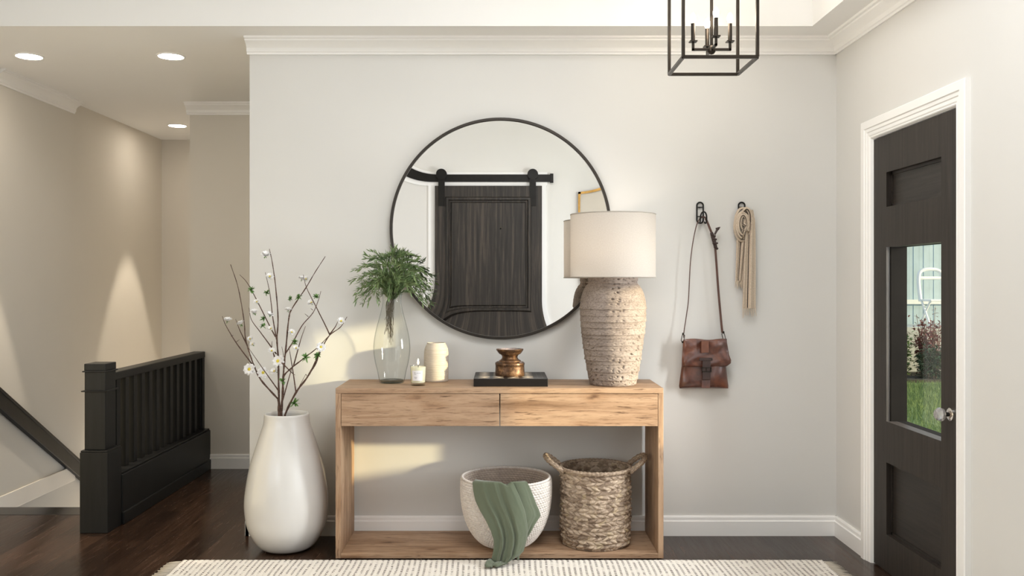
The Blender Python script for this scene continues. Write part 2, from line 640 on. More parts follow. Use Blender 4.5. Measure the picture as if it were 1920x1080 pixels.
q.box(X0 + 0.020, oy1 - 0.004, g0, X1 + 0.01, oy1, g1)
q.build('glazing_frame', simple('dark_glazing_wood', (0.006, 0.005, 0.0042), 0.9, var=0.2, spec=0.05), door)
q = MB()
q.box(X1 + 0.036, oy0 - 0.01, g0 - 0.01, X1 + 0.040, oy1 + 0.01, g1 + 0.01)
q.build('glass_pane', PANE, door)
# crystal knob
KN, nt, b = new_mat('crystal_knob')
b.inputs['Base Color'].default_value = (0.90, 0.87, 0.85, 1)
b.inputs['Roughness'].default_value = 0.05
b.inputs['Transmission Weight'].default_value = 0.7
CHROME = simple('polished_nickel', (0.75, 0.72, 0.68), 0.15, 1.0, 0.05)
ky, kz = -1.226, 0.832


def lathe_x(m, prof, n, x, y, z):
    """profile (radius, distance into the room)"""
    th = np.linspace(0, 2 * PI, n, endpoint=False)
    rows = [[(x - d, y + r * math.cos(t), z + r * math.sin(t)) for t in th] for r, d in prof]
    m.grid(np.array(rows), True, False)


q = MB()
lathe_x(q, [(0.002, 0.066), (0.017, 0.065), (0.025, 0.056), (0.028, 0.046), (0.024, 0.034), (0.012, 0.027), (0.002, 0.026)], 10, XR, ky, kz)
kn = q.build('knob', KN, door)
kn['label'] = 'faceted clear crystal knob'
q = MB()
lathe_x(q, [(0.001, 0.029), (0.009, 0.029), (0.009, 0.012), (0.001, 0.012)], 16, XR, ky, kz)
q.build('knob_shank', BLACKM, kn, smooth=40)
q = MB()
lathe_x(q, [(0.001, 0.014), (0.020, 0.013), (0.026, 0.008), (0.027, 0.0), (0.001, 0.0)], 24, XR, ky, kz)
q.build('knob_plate', CHROME, kn, smooth=40)

# ---------------------------------------------------------------- opposite wall, seen in the mirror
YB = YF
m = MB()
dx0, dx1, dtop = -0.72, 0.44, 2.41
m.box(dx0, YB + 0.022, 0.01, dx1, YB + 0.062, dtop)
bd = struct(m.build('door_2', BARN, origin=((dx0 + dx1) / 2, YB + 0.04, 0)))
q = MB()
st = 0.135
ix0, ix1, iz0, iz1 = dx0 + st, dx1 - st, 1.07, dtop - 0.14
fy = YB + 0.062
rows = []
for ins, d in ((-0.022, 0.0), (-0.008, 0.020), (0.012, 0.022), (0.022, 0.0015), (0.036, 0.0015), (0.048, 0.016), (0.16, 0.016), (0.165, 0.016)):
    rows.append([(ix0 + ins, fy + d, iz0 + ins), (ix1 - ins, fy + d, iz0 + ins), (ix1 - ins, fy + d, iz1 - ins), (ix0 + ins, fy + d, iz1 - ins)])
q.grid(np.array(rows), True, False)
q.f.append(tuple(len(q.v) - 4 + k for k in range(4)))
q.build('raised_panel', BARN, bd, smooth=30)
for hx in (-0.648, 0.340):
    q = MB()
    q.box(hx - 0.035, fy, dtop - 0.22, hx + 0.035, fy + 0.008, 2.56)
    hs = q.build('hanger_strap', BLACKM, bd)
    q = MB()
    th = np.linspace(0, 2 * PI, 32, endpoint=False)
    q.grid(np.array([[(hx + r * math.cos(t), y, 2.535 + r * math.sin(t)) for t in th] for r, y in ((0.001, fy - 0.02), (0.058, fy - 0.02), (0.058, fy + 0.012), (0.001, fy + 0.012))]), True, False)
    q.build('roller_wheel', BLACKM, hs, smooth=40)
m = MB()
m.box(-1.6, YB + 0.022, 2.455, 0.565, YB + 0.04, 2.535)
m.box(0.53, YB + 0.022, 2.445, 0.565, YB + 0.045, 2.545)
tag(m.build('sliding_door_rail', BLACKM, origin=(-0.5, YB + 0.02, 2.45)), 'black flat steel rail above the dark sliding door reflected in the mirror', 'rail')
m = MB()
m.box(-1.7, YB, 2.415, 0.50, YB + 0.022, 2.56)
m.box(dx0 - 0.075, YB, 0, dx0 + 0.02, YB + 0.020, 2.415)
m.box(dx1 - 0.02, YB, 0, dx1 + 0.045, YB + 0.020, 2.415)
struct(m.build('trim_8', simple('bright_white_paint', (0.95, 0.945, 0.93), 0.35, var=0.01)))
CANVAS = simple('blank_canvas', (0.66, 0.60, 0.52), 0.8, var=0.04, vscale=3)
t = thing('picture_frame', 'thin gold frame with a plain cream canvas, reflected at the right edge of the mirror', 'picture', (1.2, YB + 0.015, 1.0))
m = MB()
fx0, fx1, fz0, fz1 = 0.835, 1.65, 0.75, 2.345
for a in ((fx0, fz0, fx0 + 0.022, fz1), (fx1 - 0.022, fz0, fx1, fz1), (fx0, fz0, fx1, fz0 + 0.022), (fx0, fz1 - 0.022, fx1, fz1)):
    m.box(a[0], YB, a[1], a[2], YB + 0.035, a[3])
m.build('frame', GOLD, t)
m = MB()
m.box(fx0 + 0.015, YB + 0.002, fz0 + 0.015, fx1 - 0.015, YB + 0.02, fz1 - 0.015)
m.build('canvas', CANVAS, t)

# ---------------------------------------------------------------- stair balustrade, handrail
t = thing('stair_balustrade', 'black painted balustrade with square newel post beside the stairwell', 'balustrade', (-2.2, 0.1, 0))
m = MB()
m.box(-2.288, 0.033, 0.0, -2.135, 0.21, 0.438)
m.box(-2.285, 0.036, 0.438, -2.138, 0.207, 0.448)
m.box(-2.272, 0.055, 0.448, -2.157, 0.185, 0.90)
m.box(-2.286, 0.041, 0.765, -2.143, 0.199, 0.772)
m.box(-2.282, 0.045, 0.872, -2.147, 0.195, 0.879)
npst = m.build('newel_post', BLACKW, t, bevel=0.003)
m = MB()
m.box(-2.274, 0.053, 0.879, -2.155, 0.187, 0.918)
m.build('post_cap', BLACKW, npst, bevel=0.004)
m = MB()
m.box(-2.255, 0.185, 0.812, -2.168, YH, 0.857)
m.build('top_rail', BLACKW, t, bevel=0.005)
m = MB()
m.box(-2.275, 0.21, 0.0, -2.129, YH, 0.282)
m.box(-2.268, 0.21, 0.282, -2.137, YH, 0.294)
m.box(-2.275, 0.21, 0.0, -2.120, YH, 0.07)
m.build('curb', BLACKW, t, bevel=0.004)
for k in range(13):
    y = 0.255 + k * 0.1165
    m = MB()
    m.box(-2.232, y, 0.294, -2.182, y + 0.05, 0.812)
    m.build('baluster', BLACKW, t, bevel=0.002)
m = MB()
m.box(-2.255, YH - 0.05, 0.294, -2.172, YH, 0.812)
m.build('end_post', BLACKW, t, bevel=0.003)

t = thing('handrail', 'black sloping handrail board on the stairwell wall going down', 'handrail', (XL, 0.72, 0.62))
slope = (-0.005 - 0.66) / 1.06
yA, yB = 0.1, 3.0
zA = 0.675 + slope * (yA - 0.72)
zB = 0.675 + slope * (yB - 0.72)
m = MB()
m.prism([(yA, zA), (yB, zB), (yB, zB - 0.125), (yA, zA - 0.125)], XL + 0.0, XL + 0.035, 'x')
m.build('rail_board', BLACKW, t, bevel=0.006)
m = MB()
m.prism([(yA, zA + 0.008), (yB, zB + 0.008), (yB, zB - 0.02), (yA, zA - 0.02)], XL + 0.002, XL + 0.040, 'x')
m.build('grip_edge', BLACKW, t, bevel=0.006)

# ---------------------------------------------------------------- recessed ceiling lights
LENS = emit('downlight_lens', (1.0, 0.885, 0.74), 68.0)
for (x, y, lab, e) in ((-2.73, 0.35, 'round recessed downlight nearest the left end of the hall ceiling', 165),
                       (-1.91, 0.35, 'round recessed downlight in the hall ceiling nearest the crown moulding of the mirror wall', 90),
                       (-2.70, 2.62, 'small far round downlight over the stairs next to the lit alcove', 135)):
    t = thing('recessed_downlight', lab, 'ceiling light', (x, y, H), 'recessed lights in the hall ceiling')
    m = MB()
    m.lathe([(0.070, 0.0), (0.070, -0.006), (0.080, -0.004), (0.081, 0.0)], 40, (x, y, H))
    m.build('trim_ring', WHITE, t, smooth=40)
    m = MB()
    m.lathe([(0.001, -0.003), (0.071, -0.003)], 40, (x, y, H))
    m.build('lens', LENS, t)
    lamp('SPOT', 'downlight_beam', (x, y, H - 0.015), e, (1.0, 0.87, 0.69), (0, 0, -1), spot_size=math.radians(43), spot_blend=0.22, shadow_soft_size=0.03)

# ---------------------------------------------------------------- console table
FY, BY = -0.426, -0.024
cx0, cx1 = -0.814, 0.796
t = thing('console_table', 'light oak open console table with two drawers against the wall', 'console table', (-0.009, -0.225, 0))
q = 0.026
m = MB()
m.box(cx0, FY, 0.816, cx1, BY, 0.842)
m.build('tabletop', OAKX, t, bevel=0.0015)
for a, b_ in ((cx0, cx0 + q), (cx1 - q, cx1)):
    m = MB()
    m.box(a, FY, 0.006, b_, BY, 0.816)
    m.build('side_panel', OAKZ, t, bevel=0.0015)
m = MB()
m.box(cx0 + q, FY, 0.006, cx1 - q, BY, 0.030)
m.build('bottom_shelf', OAKX, t, bevel=0.0015)
dm = -0.0075
for i, (a, b_) in enumerate(((cx0 + q + 0.002, dm - 0.0025), (dm + 0.0025, cx1 - q - 0.002))):
    m = MB()
    m.box(a, FY, 0.656, b_, FY + 0.022, 0.8135)
    m.box(a + 0.004, FY + 0.022, 0.664, b_ - 0.004, BY - 0.01, 0.806)
    m.build('drawer', OAKX, t, bevel=0.001)
m = MB()
m.box(cx0 + 0.01, FY + 0.02, 0.0, cx1 - 0.01, BY, 0.006)
m.build('shadow_gap_strip', BLACKW, t)  # black strip put in as the shadow gap under the table

# ---------------------------------------------------------------- round mirror
MX, MZ, MR = -0.004, 1.650, 0.594
t = thing('round_mirror', 'large round mirror with thin dark metal frame on the wall', 'mirror', (MX, 0, MZ))
m = MB()
th = np.linspace(0, 2 * PI, 160, endpoint=False)
sec = [(MR - 0.015, -0.002), (MR - 0.015, -0.032), (MR - 0.013, -0.034), (MR - 0.002, -0.034), (MR, -0.032), (MR, -0.002)]
m.grid(np.array([[(MX + r * math.cos(a), y, MZ + r * math.sin(a)) for a in th] for r, y in sec]), True, False)
m.build('mirror_frame', simple('dark_frame_metal', (0.05, 0.043, 0.037), 0.35, 0.6, 0.15, 8), t, smooth=30)
m = MB()
RG = MR - 0.014
rr = np.concatenate([np.linspace(0.004, RG - 0.14, 24), np.linspace(RG - 0.135, RG, 30)])
# glass dished very slightly forward at the rim
lift = np.where(rr > RG - 0.14, 0.14 * 0.0128 / 3.0 * ((rr - (RG - 0.14)) / 0.14) ** 3, 0)
m.grid(np.array([[(MX + r * math.cos(a), -0.022 - l, MZ + r * math.sin(a)) for a in th] for r, l in zip(rr, lift)]), True, False)
m.build('mirror_glass', MIRROR, t, smooth=180)

# ---------------------------------------------------------------- table lamp
def uvgridnoise(nv, nu, lenv, lenu, seed, f0, octs=4):
    """noise that is seamless round the lathe"""
    th = np.linspace(0, 2 * PI, nu, endpoint=False)[None, :]
    v = np.linspace(0, lenv, nv)[:, None]
    r = lenu / (2 * PI)
    return (noise2(r * np.cos(th) + 0 * v, r * np.sin(th) * 0.7 + v, seed, octs, f0) + noise2(r * np.sin(th) + 0.3 * v, v + 0 * th, seed + 1, octs, f0)) * 0.6


LX, LY, TZ = 0.568, -0.262, 0.842
t = thing('table_lamp', 'large table lamp with rough ringed beige ceramic base and white drum shade', 'lamp', (LX, LY, TZ))
pr = np.array([(0.001, 0.0), (0.112, 0.0), (0.1185, 0.006), (0.121, 0.02), (0.128, 0.06), (0.144, 0.153), (0.157, 0.244), (0.1655, 0.335), (0.1670, 0.40), (0.164, 0.43), (0.157, 0.458), (0.148, 0.482), (0.135, 0.502), (0.124, 0.514), (0.121, 0.522), (0.126, 0.530), (0.126, 0.545), (0.110, 0.548), (0.02, 0.549)])
ss = np.concatenate([[0], np.cumsum(np.hypot(*np.diff(pr, axis=0).T))])
N = 420
s_ = np.linspace(0, ss[-1], N)
prof = np.stack([np.interp(s_, ss, pr[:, 0]), np.interp(s_, ss, pr[:, 1])], 1)
for k in range(2):
    prof[1:-1] = 0.25 * prof[:-2] + 0.5 * prof[1:-1] + 0.25 * prof[2:]
z_ = prof[:, 1]
ring = np.zeros(N)
rz = 0.03
rr_ = np.random.RandomState(3)
while rz < 0.53:
    hgt = rr_.choice([0.018, 0.024, 0.03, 0.034]) if rz > 0.10 else 0.04
    amp = rr_.uniform(0.0022, 0.0058)
    mk = (z_ >= rz) & (z_ < rz + hgt)
    ring[mk] += amp * (1 - (z_[mk] - rz) / hgt) ** 1.6
    rz += hgt
NU = 260
D = np.repeat(ring[:, None], NU, 1)
body = (z_ > 0.004) & (z_ < 0.545) & (prof[:, 0] > 0.10)
nz = uvgridnoise(N, NU, ss[-1], 1.0, 11, 90, 4)
wob = uvgridnoise(N, NU, ss[-1], 1.0, 21, 14, 2)
pit = np.clip(uvgridnoise(N, NU, ss[-1], 1.0, 31, 230, 2) - 0.42, 0, 1) * np.clip(0.7 + 1.2 * uvgridnoise(N, NU, ss[-1], 1.0, 41, 12, 2), 0, 1.5)
D = (D * (1 + 0.9 * wob) + 0.0012 * nz - 0.014 * pit) * body[:, None]
CLAY, nt, b = new_mat('rough_stoneware')
v = mapping(nt, 'Object', (1, 1, 2.2))
n1 = noise(nt, v, 9, 6, 0.6)
n2 = noise(nt, v, 90, 4, 0.7)
vo = node(nt, 'ShaderNodeTexVoronoi', i_Scale=85.0)
nt.links.new(v, vo.inputs['Vector'])
col = ramp(nt, n1, [(0.3, (0.235, 0.187, 0.158)), (0.7, (0.345, 0.288, 0.250))])
sp = math_(nt, 'MULTIPLY', ramp(nt, vo.outputs['Distance'], [(0.10, (1, 1, 1)), (0.22, (0, 0, 0))]), ramp(nt, noise(nt, v, 16, 2), [(0.50, (0, 0, 0)), (0.62, (1, 1, 1))]))
col = mix(nt, 0.8, col, ramp(nt, n2, [(0.33, (0.45, 0.42, 0.40)), (0.52, (1, 1, 1)), (0.75, (1.15, 1.13, 1.10))]), 'MULTIPLY')
col = mix(nt, math_(nt, 'MULTIPLY', sp, 0.75), col, (0.06, 0.042, 0.03))
nt.links.new(col, b.inputs['Base Color'])
b.inputs['Roughness'].default_value = 0.9
b.inputs['Specular IOR Level'].default_value = 0.15
bump(nt, b, math_(nt, 'SUBTRACT', n2, sp), 0.6, 0.003)
m = MB()
m.lathe(prof, NU, (LX, LY, TZ), D)
m.build('lamp_base', CLAY, t, smooth=180)
SH, nt, b = new_mat('linen_shade')
out = nt.nodes['Material Output']
tcv = mapping(nt, 'UV', (240, 60, 1))
nf = noise(nt, tcv, 1.0, 3)
df = nt.nodes.new('ShaderNodeBsdfDiffuse')
tl = nt.nodes.new('ShaderNodeBsdfTranslucent')
cc = ramp(nt, nf, [(0.3, (0.58, 0.545, 0.50)), (0.7, (0.64, 0.605, 0.56))])
nt.links.new(cc, df.inputs['Color'])
nt.links.new(cc, tl.inputs['Color'])
ms = nt.nodes.new('ShaderNodeMixShader')
ms.inputs[0].default_value = 0.42
nt.links.new(df.outputs[0], ms.inputs[1])
nt.links.new(tl.outputs[0], ms.inputs[2])
nt.links.new(ms.outputs[0], out.inputs['Surface'])
sz0, sz1, sr = 1.388, 1.706, 0.2155
m = MB()
m.lathe([(sr, sz0), (sr, sz1)], 96, (LX, LY, 0))
sh = m.build('lamp_shade', SH, t, smooth=180)
for zz in (sz0, sz1):
    m = MB()
    m.tube([(LX + sr * math.cos(a), LY + sr * math.sin(a), zz) for a in np.linspace(0, 2 * PI, 97)], 0.0025, 6, False)
    m.build('shade_trim', SH, sh, smooth=180)
m = MB()
m.tube([(LX, LY, TZ + 0.545), (LX, LY, 1.46)], 0.012, 12)
for a in range(3):
    c_, s__ = math.cos(a * 2.094 + 0.5), math.sin(a * 2.094 + 0.5)
    m.tube([(LX, LY, sz1 - 0.03), (LX + (sr - 0.001) * c_, LY + (sr - 0.001) * s__, sz1 - 0.003)], 0.002, 6)
m.tube([(LX + 0.03, LY, 1.44), (LX + 0.035, LY, 1.56), (LX + 0.02, LY, sz1 - 0.03), (LX, LY, sz1 - 0.03)], 0.002, 6)
m.build('socket', BRONZE, t)
m = MB()
m.lathe([(0.001, 0.10), (0.014, 0.096), (0.026, 0.078), (0.029, 0.06), (0.024, 0.035), (0.014, 0.0)], 24, (LX, LY, 1.46))
m.build('bulb', emit('lamp_bulb', (1.0, 0.78, 0.55), 6), t, smooth=180)
lamp('POINT', 'table_lamp_glow', (LX, LY, 1.535), 2.6, (1.0, 0.86, 0.72), shadow_soft_size=0.05)

# ---------------------------------------------------------------- lantern pendant
PX, PY = 0.945, -0.793
hw = 0.160
cz0, cz1 = 2.334, 2.90
t = thing('lantern_pendant', 'dark bronze open square lantern pendant with four lit candle bulbs', 'pendant light', (PX, PY, cz0))
m = MB()
bt = 0.0068
for sx in (-1, 1):
    for sy in (-1, 1):
        m.box(PX + sx * hw - bt, PY + sy * hw - bt, cz0, PX + sx * hw + bt, PY + sy * hw + bt, cz1)
for zz in (cz0, cz1):
    for s in (-1, 1):
        m.box(PX - hw, PY + s * hw - bt, zz - bt, PX + hw, PY + s * hw + bt, zz + bt)
        m.box(PX + s * hw - bt, PY - hw, zz - bt, PX + s * hw + bt, PY + hw, zz + bt)
m.box(PX - hw, PY - bt, cz1 - bt, PX + hw, PY + bt, cz1 + bt)
m.box(PX - bt, PY - hw, cz1 - bt, PX + bt, PY + hw, cz1 + bt)
m.build('cage', BRONZE, t, bevel=0.001)
m = MB()
m.tube([(PX, PY, 2.39), (PX, PY, TRAY - 0.02)], 0.007, 12)
m.lathe([(0.001, 0.0), (0.012, 0.004), (0.018, 0.014), (0.014, 0.03), (0.008, 0.04)], 16, (PX, PY, 2.385))
m.build('stem', BRONZE, t, smooth=40)
m = MB()
m.lathe([(0.001, 0), (0.06, 0), (0.06, 0.02), (0.001, 0.02)], 32, (PX, PY, TRAY - 0.022))
m.build('canopy', BRONZE, t, smooth=40)
BULB = emit('candle_bulb', (1.0, 0.93, 0.82), 14)
for (dx, dy) in ((-1, 0), (1, 0), (0, -1), (0, 1)):
    ax, ay = PX + dx * 0.083, PY + dy * 0.083
    m = MB()
    za = 2.408
    e = 0.0055
    m.box(min(PX, ax) - e, min(PY, ay) - e, za - e, max(PX, ax) + e, max(PY, ay) + e, za + e)
    m.box(ax - e, ay - e, za - e, ax + e, ay + e, 2.442)
    arm = m.build('arm', BRONZE, t, bevel=0.001)
    m = MB()
    k = 0.0165
    m.prism([(ax - k, ay - k), (ax + k, ay - k), (ax + k, ay + k), (ax - k, ay + k)], 2.441, 2.446, 'z')
    m.build('drip_plate', BRONZE, arm)
    m = MB()
    m.tube([(ax, ay, 2.446), (ax, ay, 2.526)], 0.0092, 16)
    m.build('candle_sleeve', BRONZE, arm, smooth=40)
    m = MB()
    m.lathe([(0.006, 0.0), (0.010, 0.006), (0.0135, 0.018), (0.0125, 0.03), (0.006, 0.044), (0.001, 0.048)], 16, (ax, ay, 2.526))
    m.build('bulb', BULB, arm, smooth=180)
lamp('POINT', 'lantern_glow', (PX, PY, 2.56), 7.0, (1.0, 0.86, 0.68), shadow_soft_size=0.08)

# ---------------------------------------------------------------- clear glass vase with greenery
GX, GY = -0.567, -0.185
t = thing('glass_vase', 'tall clear glass vase holding leafy green sprigs', 'vase', (GX, GY, TZ))
sg = F / (GY - CAM_Y)
gp = [(0.001, 0.004), (0.058, 0.0), (0.065, 0.010), (0.075, 0.06), (0.086, 0.105), (0.0945, 0.165), (0.0925, 0.215), (0.083, 0.27), (0.070, 0.32), (0.058, 0.365), (0.0495, 0.405), (0.0475, 0.43), (0.052, 0.462), (0.056, 0.470)]
gi = [(0.053, 0.470), (0.0495, 0.46), (0.045, 0.43), (0.047, 0.405), (0.0555, 0.365), (0.0675, 0.32), (0.0805, 0.27), (0.090, 0.215), (0.092, 0.165), (0.0835, 0.105), (0.0725, 0.06), (0.060, 0.022), (0.001, 0.018)]
m = MB()
go = smoothcurve(gp[1:], 5)
m.lathe(np.vstack([[gp[0]], go]), 72, (GX, GY, TZ))
vg = m.build('glass_body', VGLASS, t, smooth=60)
m = MB()
m.lathe([(0.001, 0.003), (0.055, 0.003), (0.061, 0.012), (0.058, 0.016), (0.001, 0.013)], 48, (GX, GY, TZ))
m.build('glass_base', thin_glass('thick_glass', (0.62, 0.63, 0.60), (0.30, 0.33, 0.31), 0.4), t, smooth=60)

LEAF, nt, b = new_mat('narrow_green_leaf')
v = mapping(nt, 'Object')
n1 = noise(nt, v, 28, 3)
nt.links.new(ramp(nt, n1, [(0.25, (0.060, 0.110, 0.045)), (0.5, (0.150, 0.225, 0.088)), (0.75, (0.30, 0.375, 0.165))]), b.inputs['Base Color'])
b.inputs['Roughness'].default_value = 0.5
b.inputs['Specular IOR Level'].default_value = 0.3
TWIG = simple('green_twig', (0.11, 0.085, 0.05), 0.7, var=0.3, vscale=30)


def leaf(m, p, d, nrm, L, W, curl=0.25):
    d = Vector(d).normalized()
    nrm = Vector(nrm)
    nrm = (nrm - d * nrm.dot(d))
    if nrm.length < 1e-4:
        nrm = d.orthogonal()
    nrm.normalize()
    s = d.cross(nrm)
    rows = []
    for k, wd in ((0, 0.15), (0.25, 0.8), (0.55, 1.0), (0.8, 0.65), (1.0, 0.04)):
        c = Vector(p) + d * (L * k) - nrm * (curl * L * k * k)
        rows.append([tuple(c - s * (W / 2 * wd) + nrm * (0.18 * W * wd)), tuple(c), tuple(c + s * (W / 2 * wd) + nrm * (0.18 * W * wd))])
    m.grid(np.array(rows), False, False)


bt_ = thing('greenery_bunch', 'bushy bunch of narrow-leaved green sprigs in the clear glass vase', 'plant', (GX, GY, TZ + 0.2))
R2 = random.Random(12)
NS = 44
for i in range(NS):
    a = i * 2.39996
    fr = math.sqrt((i + 0.5) / NS)
    el = 1.5 - 1.72 * fr ** 1.5
    Lx = R2.uniform(0.165, 0.20) + 0.045 * max(0.0, math.sin(el))
    neck = Vector((GX + 0.026 * math.cos(a) * fr, GY + 0.026 * math.sin(a) * fr, TZ + 0.45))
    dirv = Vector((math.cos(a) * math.cos(el), 0.60 * math.sin(a) * math.cos(el), math.sin(el)))
    tip = neck + dirv * Lx * (1.0 if el > 0.3 else 0.98)
    if dirv.z < 0.25:
        tip.z -= 0.015
    mid = neck + Vector((dirv.x * 0.38, dirv.y * 0.38, max(dirv.z, 0) * 0.5 + 0.36)) * Lx
    bot = Vector((GX - 0.012 + R2.uniform(-0.030, 0.024), GY + R2.uniform(-0.025, 0.025), TZ + R2.uniform(0.19, 0.34)))
    lowneck = Vector((GX - 0.010 + 0.022 * math.cos(a) * fr, GY + 0.022 * math.sin(a) * fr, TZ + 0.385))
    crv = smoothcurve([bot, lowneck, neck, mid, tip], 7)
    m = MB()
    m.tube(crv, np.linspace(0.0010, 0.0006, len(crv)), 5)
    lf = MB()
    seg = crv[12:]
    for k in range(len(seg) - 1):
        p0, p1 = Vector(seg[k]), Vector(seg[k + 1])
        dd = (p1 - p0).normalized()
        for r_ in range(3):
            ph = R2.uniform(0, 2 * PI)
            o1 = dd.orthogonal().normalized()
            o2 = dd.cross(o1)
            sd = o1 * math.cos(ph) + o2 * math.sin(ph)
            ld = dd * R2.uniform(0.6, 1.2) + sd * R2.uniform(0.5, 0.95) + Vector((0, 0, 0.12))
            leaf(lf, p0.lerp(p1, R2.random()), ld, sd + Vector((0, 0, 0.6)), R2.uniform(0.022, 0.040), R2.uniform(0.0045, 0.0075), R2.uniform(-0.1, 0.35))
    for tw in range(3):
        k = R2.randint(2, len(seg) - 4)
        p0 = Vector(seg[k])
        dd = (Vector(seg[k + 1]) - p0).normalized()
        o1 = dd.orthogonal().normalized()
        o2 = dd.cross(o1)
        ph = R2.uniform(0, 2 * PI)
        dt = (dd * 0.8 + (o1 * math.cos(ph) + o2 * math.sin(ph)) * 0.75 + Vector((0, -0.1, 0.12))).normalized()
        LL = R2.uniform(0.04, 0.075)
        tp = [p0 + dt * LL * q_ + Vector((0, 0, -0.012 * q_ * q_)) for q_ in np.linspace(0, 1, 6)]
        if max(pp.y for pp in tp) > -0.045:
            continue
        m.tube(tp, 0.0006, 4)
        for q_ in range(1, 6):
            for r_ in range(2):
                ph = R2.uniform(0, 2 * PI)
                u1 = dt.orthogonal().normalized()
                sd = u1 * math.cos(ph) + dt.cross(u1) * math.sin(ph)
                leaf(lf, tp[q_], dt * 0.9 + sd * 0.7, sd, R2.uniform(0.018, 0.034), R2.uniform(0.004, 0.0065), 0.2)
    sp_ = m.build('sprig', TWIG, bt_, smooth=180)
    lf.build('leaves', LEAF, sp_, smooth=180, fix=False)

# ---------------------------------------------------------------- jar candle
QX, QY = -0.420, -0.300
t = thing('jar_candle', 'small lit pale yellow candle in a glass jar with white label', 'candle', (QX, QY, TZ))
m = MB()
m.lathe([(0.001, 0.0), (0.034, 0.0), (0.036, 0.004), (0.0405, 0.100), (0.0390, 0.100), (0.035, 0.012), (0.001, 0.010)], 48, (QX, QY, TZ))
m.build('glass_jar', JGLASS, t, smooth=50)
WAX, nt, b = new_mat('candle_wax')
b.inputs['Base Color'].default_value = (0.84, 0.80, 0.62, 1)
b.inputs['Roughness'].default_value = 0.5
b.inputs['Subsurface Weight'].default_value = 0.25
b.inputs['Subsurface Radius'].default_value = (0.02, 0.015, 0.008)
m = MB()
m.lathe([(0.001, 0.0155), (0.0345, 0.0155), (0.0352, 0.02), (0.0383, 0.092), (0.037, 0.094), (0.001, 0.090)], 48, (QX, QY, TZ))
m.build('wax', WAX, t, smooth=50)
m = MB()
an = np.linspace(-0.72, 0.68, 16)
lr = lambda z: 0.0367 + 0.0405 * 0.1 * (z / 0.1) * 1.0 + 0.0004
LBL = simple('paper_label_white', (0.80, 0.79, 0.80), 0.7, var=0.02)
m.grid(np.array([[(QX + (lr(z) + 0.0003) * math.sin(a), QY - (lr(z) + 0.0003) * math.cos(a), TZ + z) for a in an] for z in (0.026, 0.077)]), False, False)
lb = m.build('paper_label', LBL, t, smooth=180)
INK = simple('grey_ink', (0.25, 0.25, 0.28), 0.7)
m = MB()
for (a_, b_, z, h) in ((-0.45, -0.22, 0.0650, 0.0022), (-0.12, 0.12, 0.0645, 0.0014), (0.16, 0.42, 0.0645, 0.0014), (-0.45, -0.15, 0.058, 0.0016), (-0.42, -0.05, 0.0425, 0.0018), (-0.36, -0.08, 0.037, 0.0014)):
    aa = np.linspace(a_, b_, 5)
    m.grid(np.array([[(QX + (lr(zz) + 0.0008) * math.sin(a), QY - (lr(zz) + 0.0008) * math.cos(a), TZ + zz) for a in aa] for zz in (z, z + h)]), False, False)
m.build('printed_lines', INK, lb)
m = MB()
m.tube([(QX, QY, TZ + 0.089), (QX + 0.001, QY, TZ + 0.107)], 0.0014, 6)
wk = m.build('wick', simple('burnt_wick', (0.01, 0.01, 0.01), 0.9), t)
m = MB()
m.lathe([(0.0006, 0.0), (0.0040, 0.006), (0.0052, 0.012), (0.0036, 0.022), (0.0005, 0.032)], 14, (QX, QY, TZ + 0.103))
m.build('flame', emit('candle_flame', (1.0, 0.80, 0.50), 9), wk, smooth=180)

# ---------------------------------------------------------------- ribbed vase
VX_, VY_ = -0.342, -0.120
rp = np.array([(0.001, 0.0), (0.060, 0.0), (0.0635, 0.006), (0.0640, 0.05), (0.0640, 0.150), (0.0615, 0.170), (0.0550, 0.187), (0.0490, 0.197), (0.0475, 0.203), (0.0450, 0.203), (0.0445, 0.19), (0.058, 0.16), (0.058, 0.02), (0.001, 0.012)])
ss = np.concatenate([[0], np.cumsum(np.hypot(*np.diff(rp, axis=0).T))])
N = 330
s_ = np.linspace(0, ss[-1], N)
prof = np.stack([np.interp(s_, ss, rp[:, 0]), np.interp(s_, ss, rp[:, 1])], 1)
out_ = (s_ > 0.075) & (s_ < 0.062 + 0.215) & (prof[:, 1] < 0.196)
prof[:, 0] += np.where(out_, 0.0016 * np.abs(np.sin(PI * prof[:, 1] / 0.0072)) ** 0.7 - 0.0012, 0)
m = MB()
m.lathe(prof, 72, (VX_, VY_, TZ))
tag(m.build('ribbed_vase', simple('cream_ceramic', (0.52, 0.455, 0.38), 0.55, var=0.06, vscale=20, bmp=0.15), origin=(VX_, VY_, TZ), smooth=60),
    'small cream ceramic vase with fine horizontal ribs', 'vase')

# ---------------------------------------------------------------- inlaid box and bronze holder
t = thing('inlaid_box', 'flat black box with pale inlaid pattern on its lid, on the table', 'box', (0.047, -0.19, TZ))
bx0, bx1, by0, by1, bz = -0.138, 0.232, -0.362, -0.030, TZ + 0.040
m = MB()
m.box(bx0, by0, TZ, bx1, by1, bz)
m.build('box_body', simple('black_lacquer', (0.009, 0.007, 0.0065), 0.45, var=0.1, spec=0.25), t, bevel=0.002)
m = MB()
BONE = simple('bone_inlay', (0.50, 0.42, 0.33), 0.5, var=0.15, vscale=40)
cw = (0.285) / 4
chh = (by1 - by0 - 0.04) / 4
for i in range(4):
    for j in range(4):
        x0 = bx0 + 0.018 + i * (cw + 0.002)
        y0 = by0 + 0.02 + j * chh
        x1, y1 = x0 + cw - 0.006, y0 + chh - 0.008
        xm, ym = (x0 + x1) / 2, (y0 + y1) / 2
        g_ = 0.004
        for tri in (((x0 + g_, y0), (x1 - g_, y0), (xm, ym - g_)), ((x0 + g_, y1), (xm, ym + g_), (x1 - g_, y1))):
            m.prism(list(tri), bz - 0.001, bz + 0.0006, 'z')
m.build('tile_inlay', BONE, t)
